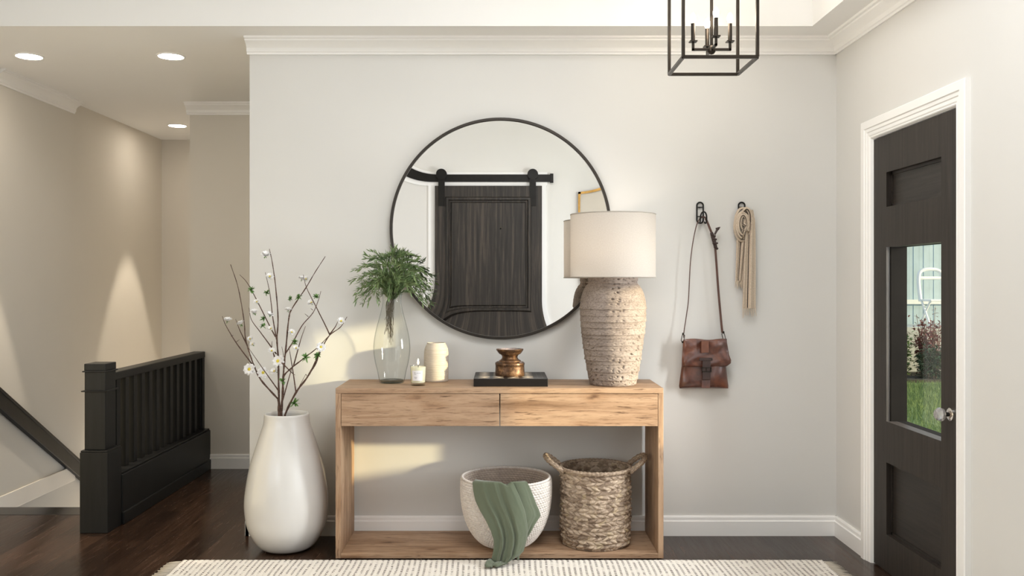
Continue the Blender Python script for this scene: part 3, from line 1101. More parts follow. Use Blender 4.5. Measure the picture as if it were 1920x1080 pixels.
LINEI = simple('grey_inlay', (0.16, 0.14, 0.12), 0.5)
for xx in (bx1 - 0.050, bx1 - 0.024):
    m = MB()
    for k in range(7):
        yy = by0 + 0.03 + k * 0.042
        m.box(xx, yy, bz - 0.001, xx + 0.001, yy + 0.034, bz + 0.0005)
    m.build('line_inlay', LINEI, t)
OX, OY = 0.044, -0.215
BRZ, nt, b = new_mat('aged_bronze')
v = mapping(nt)
n1 = noise(nt, v, 38, 6, 0.7)
nt.links.new(ramp(nt, n1, [(0.30, (0.020, 0.012, 0.009)), (0.5, (0.11, 0.055, 0.027)), (0.66, (0.30, 0.17, 0.085)), (0.8, (0.40, 0.27, 0.16))]), b.inputs['Base Color'])
b.inputs['Metallic'].default_value = 0.55
nt.links.new(ramp(nt, n1, [(0.3, (0.5,) * 3), (0.75, (0.25,) * 3)]), b.inputs['Roughness'])
bump(nt, b, n1, 0.3, 0.003)
t = thing('candle_holder', 'squat aged bronze turned holder with flared dish standing on the black box', 'candle holder', (OX, OY, bz))
m = MB()
hp = [(0.001, 0.0), (0.074, 0.0), (0.0765, 0.006), (0.0755, 0.020), (0.0740, 0.044), (0.0745, 0.056), (0.0760, 0.058), (0.0755, 0.066), (0.068, 0.071), (0.057, 0.073), (0.055, 0.079), (0.050, 0.081), (0.043, 0.086), (0.0395, 0.094)]
m.lathe(hp, 64, (OX, OY, bz + 0.0006))
m.build('foot', BRZ, t, smooth=35)
m = MB()
m.lathe([(0.0395, 0.094), (0.0410, 0.101), (0.047, 0.108), (0.056, 0.112), (0.058, 0.117), (0.062, 0.119), (0.064, 0.124), (0.068, 0.128), (0.0700, 0.134), (0.0700, 0.137), (0.065, 0.137), (0.055, 0.131), (0.001, 0.129)], 64, (OX, OY, bz + 0.0006))
m.build('dish', BRZ, t, smooth=35)

# ---------------------------------------------------------------- white woven bowl basket
KX, KY, KZ = 0.024, -0.268, 0.0302
kp = smoothcurve([(0.02, 0.0), (0.095, 0.002), (0.128, 0.014), (0.165, 0.050), (0.197, 0.105), (0.219, 0.175), (0.2285, 0.245), (0.2300, 0.300), (0.2275, 0.342)], 12)
kin = kp[::-1].copy()
kin[:, 0] -= 0.010
kin = kin[kin[:, 1] > 0.008]
NR = 340


def knit(prof, n, rowh, lump, amp, phase=0.0):
    ss = np.concatenate([[0], np.cumsum(np.hypot(*np.diff(prof, axis=0).T))])
    N = int(ss[-1] / rowh * 6)
    s_ = np.linspace(0, ss[-1], N)
    p = np.stack([np.interp(s_, ss, prof[:, 0]), np.interp(s_, ss, prof[:, 1])], 1)
    row = np.floor(s_ / rowh)
    tt = s_ / rowh - row
    nl = int(2 * PI * 0.225 / lump)
    th = np.linspace(0, 1, n, endpoint=False)
    ph = th[None, :] * nl + 0.5 * (row % 2)[:, None] + 0.25 * (tt[:, None] - 0.5) * np.where(row % 2 == 0, 1, -1)[:, None]
    d = amp * (np.sin(PI * tt)[:, None] ** 0.5) * (np.abs(np.sin(PI * ph)) ** 0.45)
    return p, d, nl, ss[-1] / rowh


KNITW, nt, b = new_mat('white_cotton_rope')
v = mapping(nt, 'Object', (1, 1, 1))
n1 = noise(nt, v, 60, 4)
nt.links.new(ramp(nt, n1, [(0.3, (0.62, 0.565, 0.52)), (0.7, (0.76, 0.71, 0.665))]), b.inputs['Base Color'])
b.inputs['Roughness'].default_value = 0.9
b.inputs['Specular IOR Level'].default_value = 0.1
t = thing('rope_bowl_basket', 'off-white knitted rope bowl basket on the console bottom shelf', 'basket', (KX, KY, KZ))
p, d, _, _ = knit(kp, 1020, 0.0122, 0.0190, 0.0105)
m = MB()
m.lathe(p, 1020, (KX, KY, KZ), d - 0.006)
m.build('outer_weave', KNITW, t, smooth=180, fix=False)
p, d, _, _ = knit(kin, 1020, 0.0118, 0.0185, 0.006)
m = MB()
m.lathe(p, 1020, (KX, KY, KZ), -d)
m.build('inner_weave', simple('tan_cotton_rope', (0.44, 0.36, 0.30), 0.9, var=0.12, vscale=40), t, smooth=180, fix=False)
m = MB()
rim = [(KX + 0.2225 * math.cos(a), KY + 0.2225 * math.sin(a), KZ + 0.345 + 0.0012 * math.sin(a * 88)) for a in np.linspace(0, 2 * PI, 529)]
m.tube(rim, 0.0058, 8, False)
m.build('rim_cord', KNITW, t, smooth=180)

# ---------------------------------------------------------------- green throw over the bowl basket
NUc = 90
uu = np.linspace(0, 1, NUc)


def frontY(X, r=0.243):
    return KY - np.sqrt(np.maximum(r * r - (X - KX) ** 2, 0.02))


def fold(u, v, seed, k):
    """narrow rounded ridges with broad valleys that gather as they fall"""
    uw = u + 0.05 * np.sin(2 * PI * (u * 1.3 + 0.2 * seed)) + 0.03 * np.sin(2 * PI * u * 2.7 + seed) + 0.035 * v * np.sin(5 * v + 6 * u + seed)
    x1 = uw * k + 0.21 * seed
    x2 = uw * k * 1.73 + 0.37 * seed + 0.25 * v
    r1 = (1 - np.abs(np.sin(PI * x1))) ** 0.9
    r2 = (1 - np.abs(np.sin(PI * x2))) ** 1.2
    soft = 0.35 * np.sin(2 * PI * (u * 1.1 + 0.4 * v + 0.1 * seed))
    wr = 0.10 * noise2(u * 9 + v * 2, v * 8 - u * 3, seed, 3, 1.7)
    return -(r1 * (0.8 + 0.3 * math.sin(3 * v + seed)) + 0.55 * r2 * (0.35 + v) + soft) + wr + 0.5


def drape(rows, seed, k, amp0, amp1, near, pool, dipu):
    ry = np.array([r[0] for r in rows], float)
    pts = []
    y0, y1 = ry[0], ry[-1]
    for (back, dz) in ((0.155, -0.15), (0.13, -0.10), (0.095, -0.060), (0.06, -0.025), (0.035, -0.001), (0.018, 0.010)):
        px = rows[0][1] + 4 + (rows[0][2] - rows[0][1] - 8) * uu
        X = (px - VX) / (F / 4.29)
        dip = 0.012 * np.exp(-((uu - dipu) / 0.12) ** 2)
        pts.append(np.stack([X, frontY(X) + back, np.full(NUc, KZ + 0.354 + dz) - dip], -1))
    hem = ry[-1] + (10.0 - 24.0 * uu ** 1.4 if pool else 3.0 * np.sin(uu * 9))
    for v in np.linspace(0, 1, 70):
        py = y0 + (hem - y0) * v
        pm = y0 + (y1 - y0) * v
        L = np.interp(pm, ry, [r[1] for r in rows])
        Rr = np.interp(pm, ry, [r[2] for r in rows])
        vv = (pm - 905) / 151
        wob = 1.2 * np.sin(v * 17 + seed) * v
        px = L + wob + (Rr - L) * uu
        X = (px - VX) / (F / 4.268)
        am = amp0 + (amp1 - amp0) * min(1, v * 1.5) ** 0.8
        edge = np.minimum(uu, 1 - uu)
        Y = frontY(X) - near - 0.018 * vv + am * fold(uu, v, seed, k) + 0.010 * np.exp(-edge / 0.025) * v
        Zs = CAM_Z + (VY - py) / (F / (Y - CAM_Y))
        dip = 0.016 * np.exp(-((uu - dipu) / 0.11) ** 2) * max(0, 1 - v * 6)
        pts.append(np.stack([X, Y, np.maximum(Zs - dip, 0.022)], -1))
    if pool:
        last = pts[-1]
        for q_i, (oy, nz_) in enumerate(((-0.016, 0.026), (-0.036, 0.024), (-0.060, 0.025), (-0.078, 0.022))):
            q_ = last.copy()
            q_[:, 0] = last[:, 0].mean() - 0.009 * (q_i + 1) + (last[:, 0] - last[:, 0].mean()) * (1 - 0.07 * q_i)
            lie = np.clip(1.25 - 1.5 * uu, 0, 1)
            q_[:, 0] = last[:, 0] + (q_[:, 0] - last[:, 0]) * lie
            q_[:, 1] = last[:, 1] + (oy + 0.006 * np.sin(uu * 17 + q_i)) * lie
            q_[:, 2] = last[:, 2] * (1 - lie) + lie * (nz_ + 0.006 * (1 + np.sin(uu * 19 + q_i)) * (1 - 0.2 * q_i)) - 0.004 * (1 - lie) * (q_i + 1) * (last[:, 2] > 0.05)
            pts.append(q_)
    return np.array(pts)


main_rows = [(905, 886, 962), (920, 888, 968), (936, 892, 974), (955, 901, 980), (973, 913, 985), (990, 922, 988), (1005, 926, 988), (1025, 926, 986), (1046, 923, 982), (1056, 918, 972)]
flap_rows = [(904, 950, 988), (912, 951, 992), (936, 955, 1002), (955, 960, 1010), (966, 962, 1013), (976, 965, 1007), (987, 968, 1000), (1000, 970, 991), (1010, 972, 984)]
sheet_a = drape(main_rows, 2, 3.0, 0.004, 0.019, 0.026, True, 0.86)
sheet_b = drape(flap_rows, 5, 1.6, 0.003, 0.008, 0.012, False, 0.05)
GREEN, nt, b = new_mat('sage_green_cloth')
v = mapping(nt, 'UV', (1, 1, 1))
wv = noise(nt, mapping(nt, 'UV', (300, 500, 1)), 1.0, 2)
nt.links.new(ramp(nt, wv, [(0.3, (0.098, 0.118, 0.078)), (0.7, (0.140, 0.162, 0.110))]), b.inputs['Base Color'])
b.inputs['Roughness'].default_value = 0.85
b.inputs['Sheen Weight'].default_value = 0.25
b.inputs['Specular IOR Level'].default_value = 0.15
m = MB()
m.grid(sheet_a)
m.grid(sheet_b)
tw_ = m.build('throw_blanket', GREEN, origin=(KX, -0.5, 0.02), smooth=180)
sm = tw_.modifiers.new('solid', 'SOLIDIFY')
sm.thickness = 0.004
sm.offset = 1
tag(tw_, 'sage green throw draped over the front of the off-white bowl basket', 'throw')

# ---------------------------------------------------------------- braided seagrass basket
BX_, BY_, BZ_ = 0.482, -0.232, 0.0302
t = thing('seagrass_basket', 'brown braided seagrass basket with two loop handles on the bottom shelf', 'basket', (BX_, BY_, BZ_))


def braid(prof, n, rowh, lump, amp, seed):
    r = np.random.RandomState(seed)
    ss = np.concatenate([[0], np.cumsum(np.hypot(*np.diff(prof, axis=0).T))])
    N = int(ss[-1] / rowh * 8)
    s_ = np.linspace(0, ss[-1], N)
    p = np.stack([np.interp(s_, ss, prof[:, 0]), np.interp(s_, ss, prof[:, 1])], 1)
    th = np.linspace(0, 1, n, endpoint=False)
    wav = 0.10 * np.sin(2 * PI * th * 3 + 1) + 0.07 * np.sin(2 * PI * th * 7)
    q = s_[:, None] / rowh + wav[None, :]
    row = np.floor(q).astype(int)
    tt = q - row
    nl = int(2 * PI * 0.185 / lump)
    jit = r.uniform(0, 1, 200)
    sl = np.where(row % 2 == 0, 1.1, -1.1)
    ph = th[None, :] * nl + jit[np.clip(row, 0, 199)] + sl * (tt - 0.5) * 0.8 + 0.15 * np.sin(2 * PI * th * 11)[None, :]
    lid = np.floor(ph).astype(int)
    h = r.uniform(0.45, 1.0, 997)[(lid * 31 + row * 57) % 997]
    d = amp * h * (np.sin(PI * tt) ** 0.5) * (np.abs(np.sin(PI * (ph - lid))) ** 0.45)
    strand = 0.0006 * np.sin(ph * 2 * PI * 3 + tt * 9)
    return p, d + strand


SEA, nt, b = new_mat('dried_seagrass')
v = mapping(nt, 'UV', (1, 1, 1))
vo = node(nt, 'ShaderNodeTexVoronoi', i_Scale=1.0)
nt.links.new(mapping(nt, 'UV', (42, 24, 1)), vo.inputs['Vector'])
n1 = noise(nt, mapping(nt, 'Object', (30, 30, 60)), 2.0, 5, 0.65)
c1 = ramp(nt, vo.outputs['Color'], [(0.1, (0.22, 0.155, 0.11)), (0.4, (0.33, 0.25, 0.18)), (0.7, (0.54, 0.43, 0.33)), (0.95, (0.42, 0.33, 0.21))])
col = mix(nt, 0.8, c1, ramp(nt, n1, [(0.3, (0.45, 0.42, 0.40)), (0.65, (1.1, 1.08, 1.05))]), 'MULTIPLY')
nt.links.new(col, b.inputs['Base Color'])
b.inputs['Roughness'].default_value = 0.6
b.inputs['Specular IOR Level'].default_value = 0.3
bump(nt, b, n1, 0.4, 0.004)
bp = smoothcurve([(0.02, 0.0), (0.150, 0.0), (0.170, 0.008), (0.178, 0.030), (0.1795, 0.12), (0.1795, 0.25), (0.1795, 0.383)], 10)
p, d = braid(bp, 720, 0.0225, 0.042, 0.015, 5)
m = MB()
m.lathe(p, 720, (BX_, BY_, BZ_), d - 0.007)
m.build('outer_weave', SEA, t, smooth=180, fix=False)
bi = np.array([(0.1725, 0.383), (0.1725, 0.2), (0.170, 0.03), (0.02, 0.012)])
p, d = braid(bi, 720, 0.03, 0.05, 0.009, 8)
m = MB()
m.lathe(p, 720, (BX_, BY_, BZ_), -d)
m.build('inner_weave', SEA, t, smooth=180, fix=False)
m = MB()
na = 720
ra = np.linspace(0, 2 * PI, na + 1)
m.tube([(BX_ + 0.178 * math.cos(a), BY_ + 0.178 * math.sin(a), BZ_ + 0.385) for a in ra], [0.0085 + 0.0022 * abs(math.sin(a * 28)) for a in ra], 8, False)
m.build('rim_braid', SEA, t, smooth=180)
for sx in (-1, 1):
    ctrl = [(sx * 0.165, -0.068, 0.372), (sx * 0.195, -0.066, 0.395), (sx * 0.232, -0.050, 0.420), (sx * 0.252, -0.015, 0.436), (sx * 0.252, 0.025, 0.440), (sx * 0.230, 0.050, 0.428), (sx * 0.195, 0.064, 0.400), (sx * 0.165, 0.068, 0.372)]
    cv = smoothcurve([(BX_ + a, BY_ + b_, BZ_ + c) for a, b_, c in ctrl], 14)
    m = MB()
    m.tube(cv, [0.0115 + 0.0032 * abs(math.sin(k * 0.42)) for k in range(len(cv))], 10)
    m.build('handle', SEA, t, smooth=180)

# ---------------------------------------------------------------- white floor vase and blossom branches
FX, FYv = -1.098, -0.240
t = None
sv = F / (FYv - CAM_Y)
hz = lambda py: CAM_Z - (py - VY) / sv
vp = [(25, 1034), (46, 1024), (61, 1007), (72, 984), (76.5, 958), (77, 932), (72.5, 897), (66, 866), (56, 834), (47.5, 808), (43.5, 795), (42, 785), (41.5, 777)]
vprof = [(0.03, 0.0), (0.066, 0.0)] + [(r / sv, max(hz(y), 0.003)) for r, y in vp[1:]]
vprof = smoothcurve(vprof, 6)
topz = vprof[-1][1]
outer = np.vstack([[(0.001, 0.0)], vprof, [(41 / sv, topz + 0.005), (39.5 / sv, topz + 0.007), (38 / sv, topz + 0.005), (37 / sv, topz - 0.01)]])
inner = [(38.5 / sv, topz - 0.05), (44 / sv, topz - 0.10), (60 / sv, topz - 0.25), (68 / sv, topz - 0.40), (60 / sv, topz - 0.55), (0.001, 0.06)]
m = MB()
m.lathe(np.vstack([outer, inner]), 120, (FX, FYv, 0))
CER = simple('white_glazed_ceramic', (0.66, 0.645, 0.62), 0.22, var=0.01, vscale=3, coat=0.3)
tag(m.build('floor_vase', CER, origin=(FX, FYv, 0), smooth=60), 'tall white glazed teardrop floor vase holding blossom branches', 'vase')

BARK, nt, b = new_mat('reddish_bark')
n1 = noise(nt, mapping(nt), 160, 3)
nt.links.new(ramp(nt, n1, [(0.35, (0.040, 0.020, 0.014)), (0.6, (0.115, 0.060, 0.042)), (0.75, (0.24, 0.17, 0.13))]), b.inputs['Base Color'])
b.inputs['Roughness'].default_value = 0.8
bump(nt, b, n1, 0.5, 0.002)
PETAL = simple('white_petal', (0.84, 0.83, 0.82), 0.6, var=0.03)
YEL = simple('yellow_stamen', (0.62, 0.50, 0.05), 0.6, var=0.2, vscale=80)
SEPAL = simple('green_sepal', (0.10, 0.22, 0.045), 0.55, var=0.4, vscale=60)
R3 = random.Random(5)


def Zp(x, y, dy=0.0):
    """trace point (enlarged-view coordinates) to the branch plane"""
    return P(400 + x / 3.0, 440 + y / 3.0, FYv + dy)


def petals(m, c, ax, r, n, lift, wid):
    ax = Vector(ax).normalized()
    u = ax.orthogonal().normalized()
    v_ = ax.cross(u)
    for k in range(n):
        a = 2 * PI * (k + R3.uniform(-0.2, 0.2)) / n
        o = u * math.cos(a) + v_ * math.sin(a)
        d_ = (o * math.cos(lift) + ax * math.sin(lift))
        leaf(m, Vector(c) + o * r * 0.12, d_, ax, r, wid, R3.uniform(-0.05, 0.25))


def blossom(br, pos, kind, sz, ax):
    ax = Vector(ax).normalized()
    pos = Vector(pos)
    if kind != 'g':
        m = MB()
        if kind == 'd':
            petals(m, pos, ax, sz, 9, 0.15, sz * 0.75)
            petals(m, pos + ax * sz * 0.08, ax, sz * 0.85, 8, 0.5, sz * 0.6)
        else:
            petals(m, pos, ax, sz, 12, 0.55, sz * 0.62)
            petals(m, pos, ax, sz * 0.95, 10, 1.0, sz * 0.6)
        bl = m.build('blossom', PETAL, br, smooth=180, fix=False)
        if kind == 'd' or kind == 'y':
            m = MB()
            u = ax.orthogonal().normalized()
            v_ = ax.cross(u)
            rows = []
            for k, h in ((1.0, 0.0), (0.85, 0.5), (0.5, 0.8), (0.05, 0.9)):
                rows.append([tuple(pos + ax * (sz * (0.14 + 0.22 * h)) + (u * math.cos(a) + v_ * math.sin(a)) * sz * 0.30 * k) for a in np.linspace(0, 2 * PI, 10, endpoint=False)])
            m.grid(np.array(rows), True, False)
            m.build('flower_centre', YEL, bl, smooth=180)
    m = MB()
    gs = sz if kind == 'g' else sz * 0.6
    n = 26 if kind == 'g' else 9
    for k in range(n):
        rd = Vector((R3.uniform(-1, 1), R3.uniform(-1, 1), R3.uniform(-1, 1)))
        if kind != 'g':
            rd = -ax * 0.5 + rd * 0.8
        else:
            rd = rd + ax * 0.4
        leaf(m, pos - (ax * sz * 0.1 if kind != 'g' else Vector()), rd, ax, gs * R3.uniform(0.7, 1.1), gs * 0.30, 0.2)
    par = br if kind == 'g' else bl
    m.build('green_tuft' if kind == 'g' else 'calyx', SEPAL, par, smooth=180, fix=False)


# each branch: main stem, side twigs (traced), blossoms (x, y, kind, size in px), depth slope
BR = [
    ('blossom branch in the white floor vase that leans farthest to the left',
     [(374, 1075), (368, 1015), (366, 930), (352, 912), (270, 820), (232, 745), (205, 670), (180, 580), (172, 480), (140, 300), (97, 168)],
     [[(218, 728), (130, 610), (70, 510), (50, 458)], [(192, 625), (150, 540), (125, 475)], [(100, 572), (112, 566)], [(125, 606), (148, 590)]],
     [(82, 485, 't', 20), (155, 503, 't', 20), (207, 588, 'y', 14), (222, 618, 'y', 14), (203, 757, 'd', 25), (280, 776, 'd', 24)], 0.05),
    ('tallest upright blossom branch in the white floor vase, a white blossom at its tip',
     [(382, 1075), (374, 1015), (368, 880), (365, 700), (358, 590), (364, 470), (350, 290), (332, 160), (315, 80)],
     [[(356, 590), (335, 470), (318, 330), (292, 212)], [(355, 672), (310, 610), (262, 545), (215, 480), (200, 410)], [(350, 575), (320, 520), (240, 360), (190, 270), (148, 225)], [(365, 875), (290, 770), (200, 640)], [(345, 690), (330, 640), (330, 600)]],
     [(295, 118, 't', 22), (318, 238, 'y', 18), (215, 312, 'g', 20), (303, 328, 'g', 18), (245, 380, 'y', 14), (232, 440, 't', 20), (280, 475, 'g', 17), (318, 452, 't', 18), (278, 515, 'g', 18), (325, 530, 'y', 15), (328, 655, 'y', 16), (365, 712, 'd', 26), (345, 770, 'y', 19)], -0.03),
    ('blossom branch in the white floor vase with a long bare tip rising up right',
     [(395, 1075), (384, 1015), (390, 880), (396, 760), (410, 620), (425, 470), (445, 412), (520, 300), (570, 215), (630, 122)],
     [[(398, 690), (385, 630)], [(405, 670), (450, 600), (500, 510), (560, 440), (590, 370), (605, 318)], [(535, 462), (515, 445)], [(560, 425), (548, 415)]],
     [(430, 362, 'g', 16), (480, 352, 'g', 20), (422, 427, 't', 18), (497, 250, 't', 18), (522, 252, 'y', 16), (578, 350, 'g', 17), (552, 385, 'y', 18), (440, 550, 'y', 15)], 0.06),
    ('blossom branch forking low on the right, green tuft beside the white vase rim',
     [(395, 1085), (405, 1010), (465, 888), (530, 800), (580, 705), (615, 630), (655, 565), (715, 520), (752, 462)],
     [[(465, 888), (448, 770), (435, 690), (425, 630)], [(470, 880), (520, 785)], [(545, 775), (580, 720), (600, 650)], [(655, 563), (630, 510), (575, 400), (525, 300), (505, 225)], [(655, 560), (685, 520), (702, 485)], [(520, 785), (530, 800)]],
     [(455, 608, 'g', 20), (460, 950, 'g', 27), (718, 488, 'y', 18), (587, 680, 'g', 22)], -0.06),
    ('thin blossom branch crossing to the right, daisy-like blossom on it, in the white vase',
     [(388, 1080), (382, 1000), (392, 880), (395, 800), (440, 750), (510, 695), (580, 640), (650, 570)],
     [[(450, 742), (475, 650), (495, 580), (518, 515)], [(385, 950), (430, 790), (445, 740)], [(385, 720), (440, 775), (460, 790)]],
     [(605, 632, 'd', 20), (520, 693, 'g', 22), (465, 640, 'y', 15), (390, 825, 'g', 20)], -0.10),
]
for lab, main, subs, bls, slope_ in BR:
    t = thing('flowering_branch', lab, 'branch', (FX, FYv, topz - 0.05), 'blossom branches in the floor vase')

    def dep(y):
        return slope_ * max(0.0, (1000 - y) / 500.0)
    m = MB()
    cv = smoothcurve([Zp(x, y, dep(y)) for x, y in main], 6)
    kk = np.arange(len(cv))
    m.tube(cv, np.linspace(0.0062, 0.0016, len(cv)) * (1 + 0.18 * np.sin(kk * 1.7)), 7)
    for sb in subs:
        if len(sb) > 2:
            c2 = smoothcurve([Zp(x, y, dep(y)) for x, y in sb], 5)
            m.tube(c2, np.linspace(0.0036, 0.0011, len(c2)), 6)
        else:
            m.tube([Zp(x, y, dep(y)) for x, y in sb], [0.0018, 0.001], 5)
    br = m.build('wood', BARK, t, smooth=180)
    for (x, y, kind, px) in bls:
        sz = 1.3 * px / 3.0 / sv
        ax = (R3.uniform(-0.3, 0.3), -1, R3.uniform(0.0, 0.3)) if kind in 'd' else (R3.uniform(-0.5, 0.5), R3.uniform(-0.7, -0.1), 1)
        if kind == 'y':
            ax = (R3.uniform(-0.4, 0.4), -0.8, 0.7)
        blossom(t, Zp(x, y, dep(y) - 0.004), kind, sz, ax)

# ---------------------------------------------------------------- wall hooks
def stadium(cx, cz, w_, h_, n=12):
    pts = []
    r = w_ / 2
    for a in np.linspace(0, PI, n):
        pts.append((cx + r * math.cos(a), cz + h_ / 2 - r + r * math.sin(a)))
    for a in np.linspace(PI, 2 * PI, n):
        pts.append((cx + r * math.cos(a), cz - h_ / 2 + r + r * math.sin(a)))
    pts.append(pts[0])
    return pts


for (hpx, lab, dx) in ((1315, 'black wire loop wall hook carrying the brown leather bag', 2.5), (1393.5, 'black wire loop wall hook mostly hidden by the beige scarf', -1.0)):
    hx = (hpx - VX) / 351.0
    hzt = CAM_Z + (VY - 378.5) / 351.0
    hc = hzt - 0.056
    t = thing('wall_hook', lab, 'hook', (hx, 0, hc), 'black loop hooks on the wall')
    m = MB()
    m.tube([(x, -0.010, z) for x, z in stadium(hx, hc, 0.034, 0.112)], 0.0042, 8, False)
    m.tube([(hx, 0.0, hc + 0.03), (hx, -0.010, hc + 0.03)], 0.004, 8)
    m.tube([(hx - 0.012, -0.010, hc + 0.03), (hx + 0.012, -0.010, hc + 0.03)], 0.003, 8)
    m.tube([(hx, 0.0, hc - 0.02), (hx, -0.010, hc - 0.02)], 0.004, 8)
    m.tube([(hx - 0.012, -0.010, hc - 0.02), (hx + 0.012, -0.010, hc - 0.02)], 0.003, 8)
    m.build('back_loop', BLACKM, t, smooth=60)
    m = MB()
    ox = dx / 351.0
    u = [(-0.017, -0.010, -0.050), (-0.017, -0.030, -0.058), (-0.017, -0.055, -0.050), (-0.016, -0.062, -0.022), (-0.010, -0.064, -0.005), (0.0, -0.064, 0.001), (0.010, -0.064, -0.005), (0.016, -0.062, -0.022), (0.017, -0.055, -0.050), (0.017, -0.030, -0.058), (0.017, -0.010, -0.050)]
    m.tube(smoothcurve([(hx + ox + a, b_, hc + c) for a, b_, c in u], 6), 0.0040, 8)
    m.build('front_loop', BLACKM, t, smooth=60)

# ---------------------------------------------------------------- leather shoulder bag
LEA, nt, b = new_mat('brown_leather')
v = mapping(nt)
n1 = noise(nt, v, 14, 5, 0.6, 0.5)
n2 = noise(nt, v, 300, 2)
nt.links.new(ramp(nt, n1, [(0.28, (0.030, 0.009, 0.006)), (0.5, (0.085, 0.026, 0.015)), (0.72, (0.17, 0.056, 0.027))]), b.inputs['Base Color'])
nt.links.new(ramp(nt, n1, [(0.3, (0.30,) * 3), (0.7, (0.42,) * 3)]), b.inputs['Roughness'])
b.inputs['Specular IOR Level'].default_value = 0.6
b.inputs['Coat Weight'].default_value = 0.5
b.inputs['Coat Roughness'].default_value = 0.18
bump(nt, b, math_(nt, 'MULTIPLY_ADD', n2, 0.15, noise(nt, v, 13, 3)), 0.22, 0.006)
DLEA = simple('dark_strap_leather', (0.032, 0.014, 0.010), 0.4, var=0.3, vscale=30)
LLEA = simple('tan_patch_leather', (0.125, 0.043, 0.022), 0.45, var=0.3, vscale=30)
YB_ = -0.045
sb = F / (YB_ - CAM_Y)
bpx = lambda zx, zy, y=YB_: P(1260 + zx / 9.0, 620 + zy / 9.0, y)
t = thing('shoulder_bag', 'brown leather flap shoulder bag hanging by its strap from the left wall hook', 'bag', tuple(bpx(540, 970)))


def cushion(m, rows, th_f, th_b, nu=40, nv=40, wr=0.0, seed=1, y0=YB_):
    """rows: (zy, left, right) outline; a stuffed closed shape with creases"""
    zy = np.linspace(rows[0][0], rows[-1][0], nv)
    Lf = np.interp(zy, [r[0] for r in rows], [r[1] for r in rows])
    Rt = np.interp(zy, [r[0] for r in rows], [r[2] for r in rows])
    u = np.linspace(0, 1, nu)
    U, V = np.meshgrid(u, np.linspace(0, 1, nv))
    ZX = Lf[:, None] + (Rt - Lf)[:, None] * U
    ZY = np.repeat(zy[:, None], nu, 1) + 10 * np.sin(U * 9 + seed) * (V < 0.02)
    prof_ = (1 - np.abs(2 * U - 1) ** 5) ** 0.5 * (1 - np.abs(2 * V - 1) ** 6) ** 0.5
    cre = noise2(U * 6 + V * 3, V * 6 - U * 3, seed, 2, 1.0)
    X = (1260 + ZX / 9 - VX) / sb
    Zz = CAM_Z + (VY - (620 + ZY / 9)) / sb
    Yf = y0 - th_f * prof_ - wr * cre * prof_
    Yb = y0 + th_b * prof_
    m.grid(np.stack([X, Yf, Zz], -1), False, False)
    m.grid(np.stack([X, Yb, Zz], -1), False, False)


m = MB()
cushion(m, [(165, 185, 900), (300, 178, 905), (600, 162, 915), (800, 135, 935), (930, 118, 952), (975, 128, 948)], 0.030, 0.018, wr=0.008, seed=3)
m.build('bag_body', LEA, t, smooth=180)
m = MB()
cushion(m, [(138, 178, 900), (200, 172, 905), (400, 155, 940), (490, 147, 975), (540, 150, 970), (585, 165, 915), (600, 180, 880)], 0.010, 0.004, wr=0.011, seed=9, y0=YB_ - 0.030)
fl = m.build('flap', LEA, t, smooth=180)


def patch(name, x0, y0, x1, y1, y, mat, par, th_=0.003):
    a, b_ = bpx(x0, y0, y), bpx(x1, y1, y)
    m = MB()
    m.box(a.x, y, a.z, b_.x, y - th_, b_.z)
    return m.build(name, mat, par, bevel=0.0012)


patch('leather_patch', 490, 175, 620, 372, YB_ - 0.047, LLEA, fl, 0.004)
patch('leather_patch', 497, 830, 640, 965, YB_ - 0.036, LEA, t, 0.004)
cs = patch('closure_strap', 512, 470, 650, 825, YB_ - 0.052, DLEA, t, 0.004)
patch('strap_keeper', 458, 455, 680, 508, YB_ - 0.055, DLEA, cs, 0.005)
m = MB()
for (x0, y0, x1, y1) in ((500, 615, 665, 632), (500, 680, 665, 697), (500, 615, 517, 697), (648, 615, 665, 697), (572, 618, 584, 690)):
    a, b_ = bpx(x0, y0, -0.10), bpx(x1, y1, -0.10)
    m.box(a.x, -0.100, a.z, b_.x, -0.106, b_.z)
m.build('buckle', BRONZE, cs, bevel=0.001)
for x in (470, 668):
    m = MB()
    c = bpx(x, 482, -0.1)
    th = np.linspace(0, 2 * PI, 12, endpoint=False)
    m.grid(np.array([[(c.x + r * math.cos(a), y, c.z + r * math.sin(a)) for a in th] for r, y in ((0.006, -0.098), (0.006, -0.104), (0.0005, -0.106))]), True, False)
m.build('rivet', BRONZE, cs, smooth=60)
# strap: up the left, over the hook's front loop, down the right
tp = [(1281.5, 633), (1283, 618), (1288, 585), (1291, 560), (1294, 500), (1298, 462), (1304, 430), (1309, 415), (1313, 410)]
lft = smoothcurve([P(x, y, -0.046) for x, y in tp], 6)
tp2 = [(1323, 410), (1326, 416), (1332, 431), (1338, 446), (1341, 465), (1343, 490), (1347, 545), (1352, 600), (1354.5, 624)]
rgt = smoothcurve([P(x, y, -0.048) for x, y in tp2], 6)
arc = [P(1313, 410, -0.046), P(1315, 407.3, -0.04), P(1318.5, 406.6, -0.04), P(1321.5, 407.3, -0.044), P(1323, 410, -0.048)]
m = MB()
m.tube(list(lft), 0.006, 8, True, (0.45, 0.22))
m.tube([P(1312, 411, -0.047)] + arc[1:-1] + [P(1324, 411, -0.048)], 0.006, 8, True, (0.8, 0.4))
m.tube(list(rgt), 0.006, 8, True, (1.0, 0.28))
sp_ = m.build('shoulder_strap', simple('strap_leather', (0.085, 0.036, 0.024), 0.45, var=0.25, vscale=30), t, smooth=60)
m = MB()
m.tube([P(1334, 436, -0.052), P(1337, 445, -0.055), P(1342, 464, -0.052)], [0.008, 0.011, 0.009], 8, True, (1.0, 0.7))
m.tube([P(1333, 441, -0.058), P(1342, 443, -0.062)], 0.005, 6)
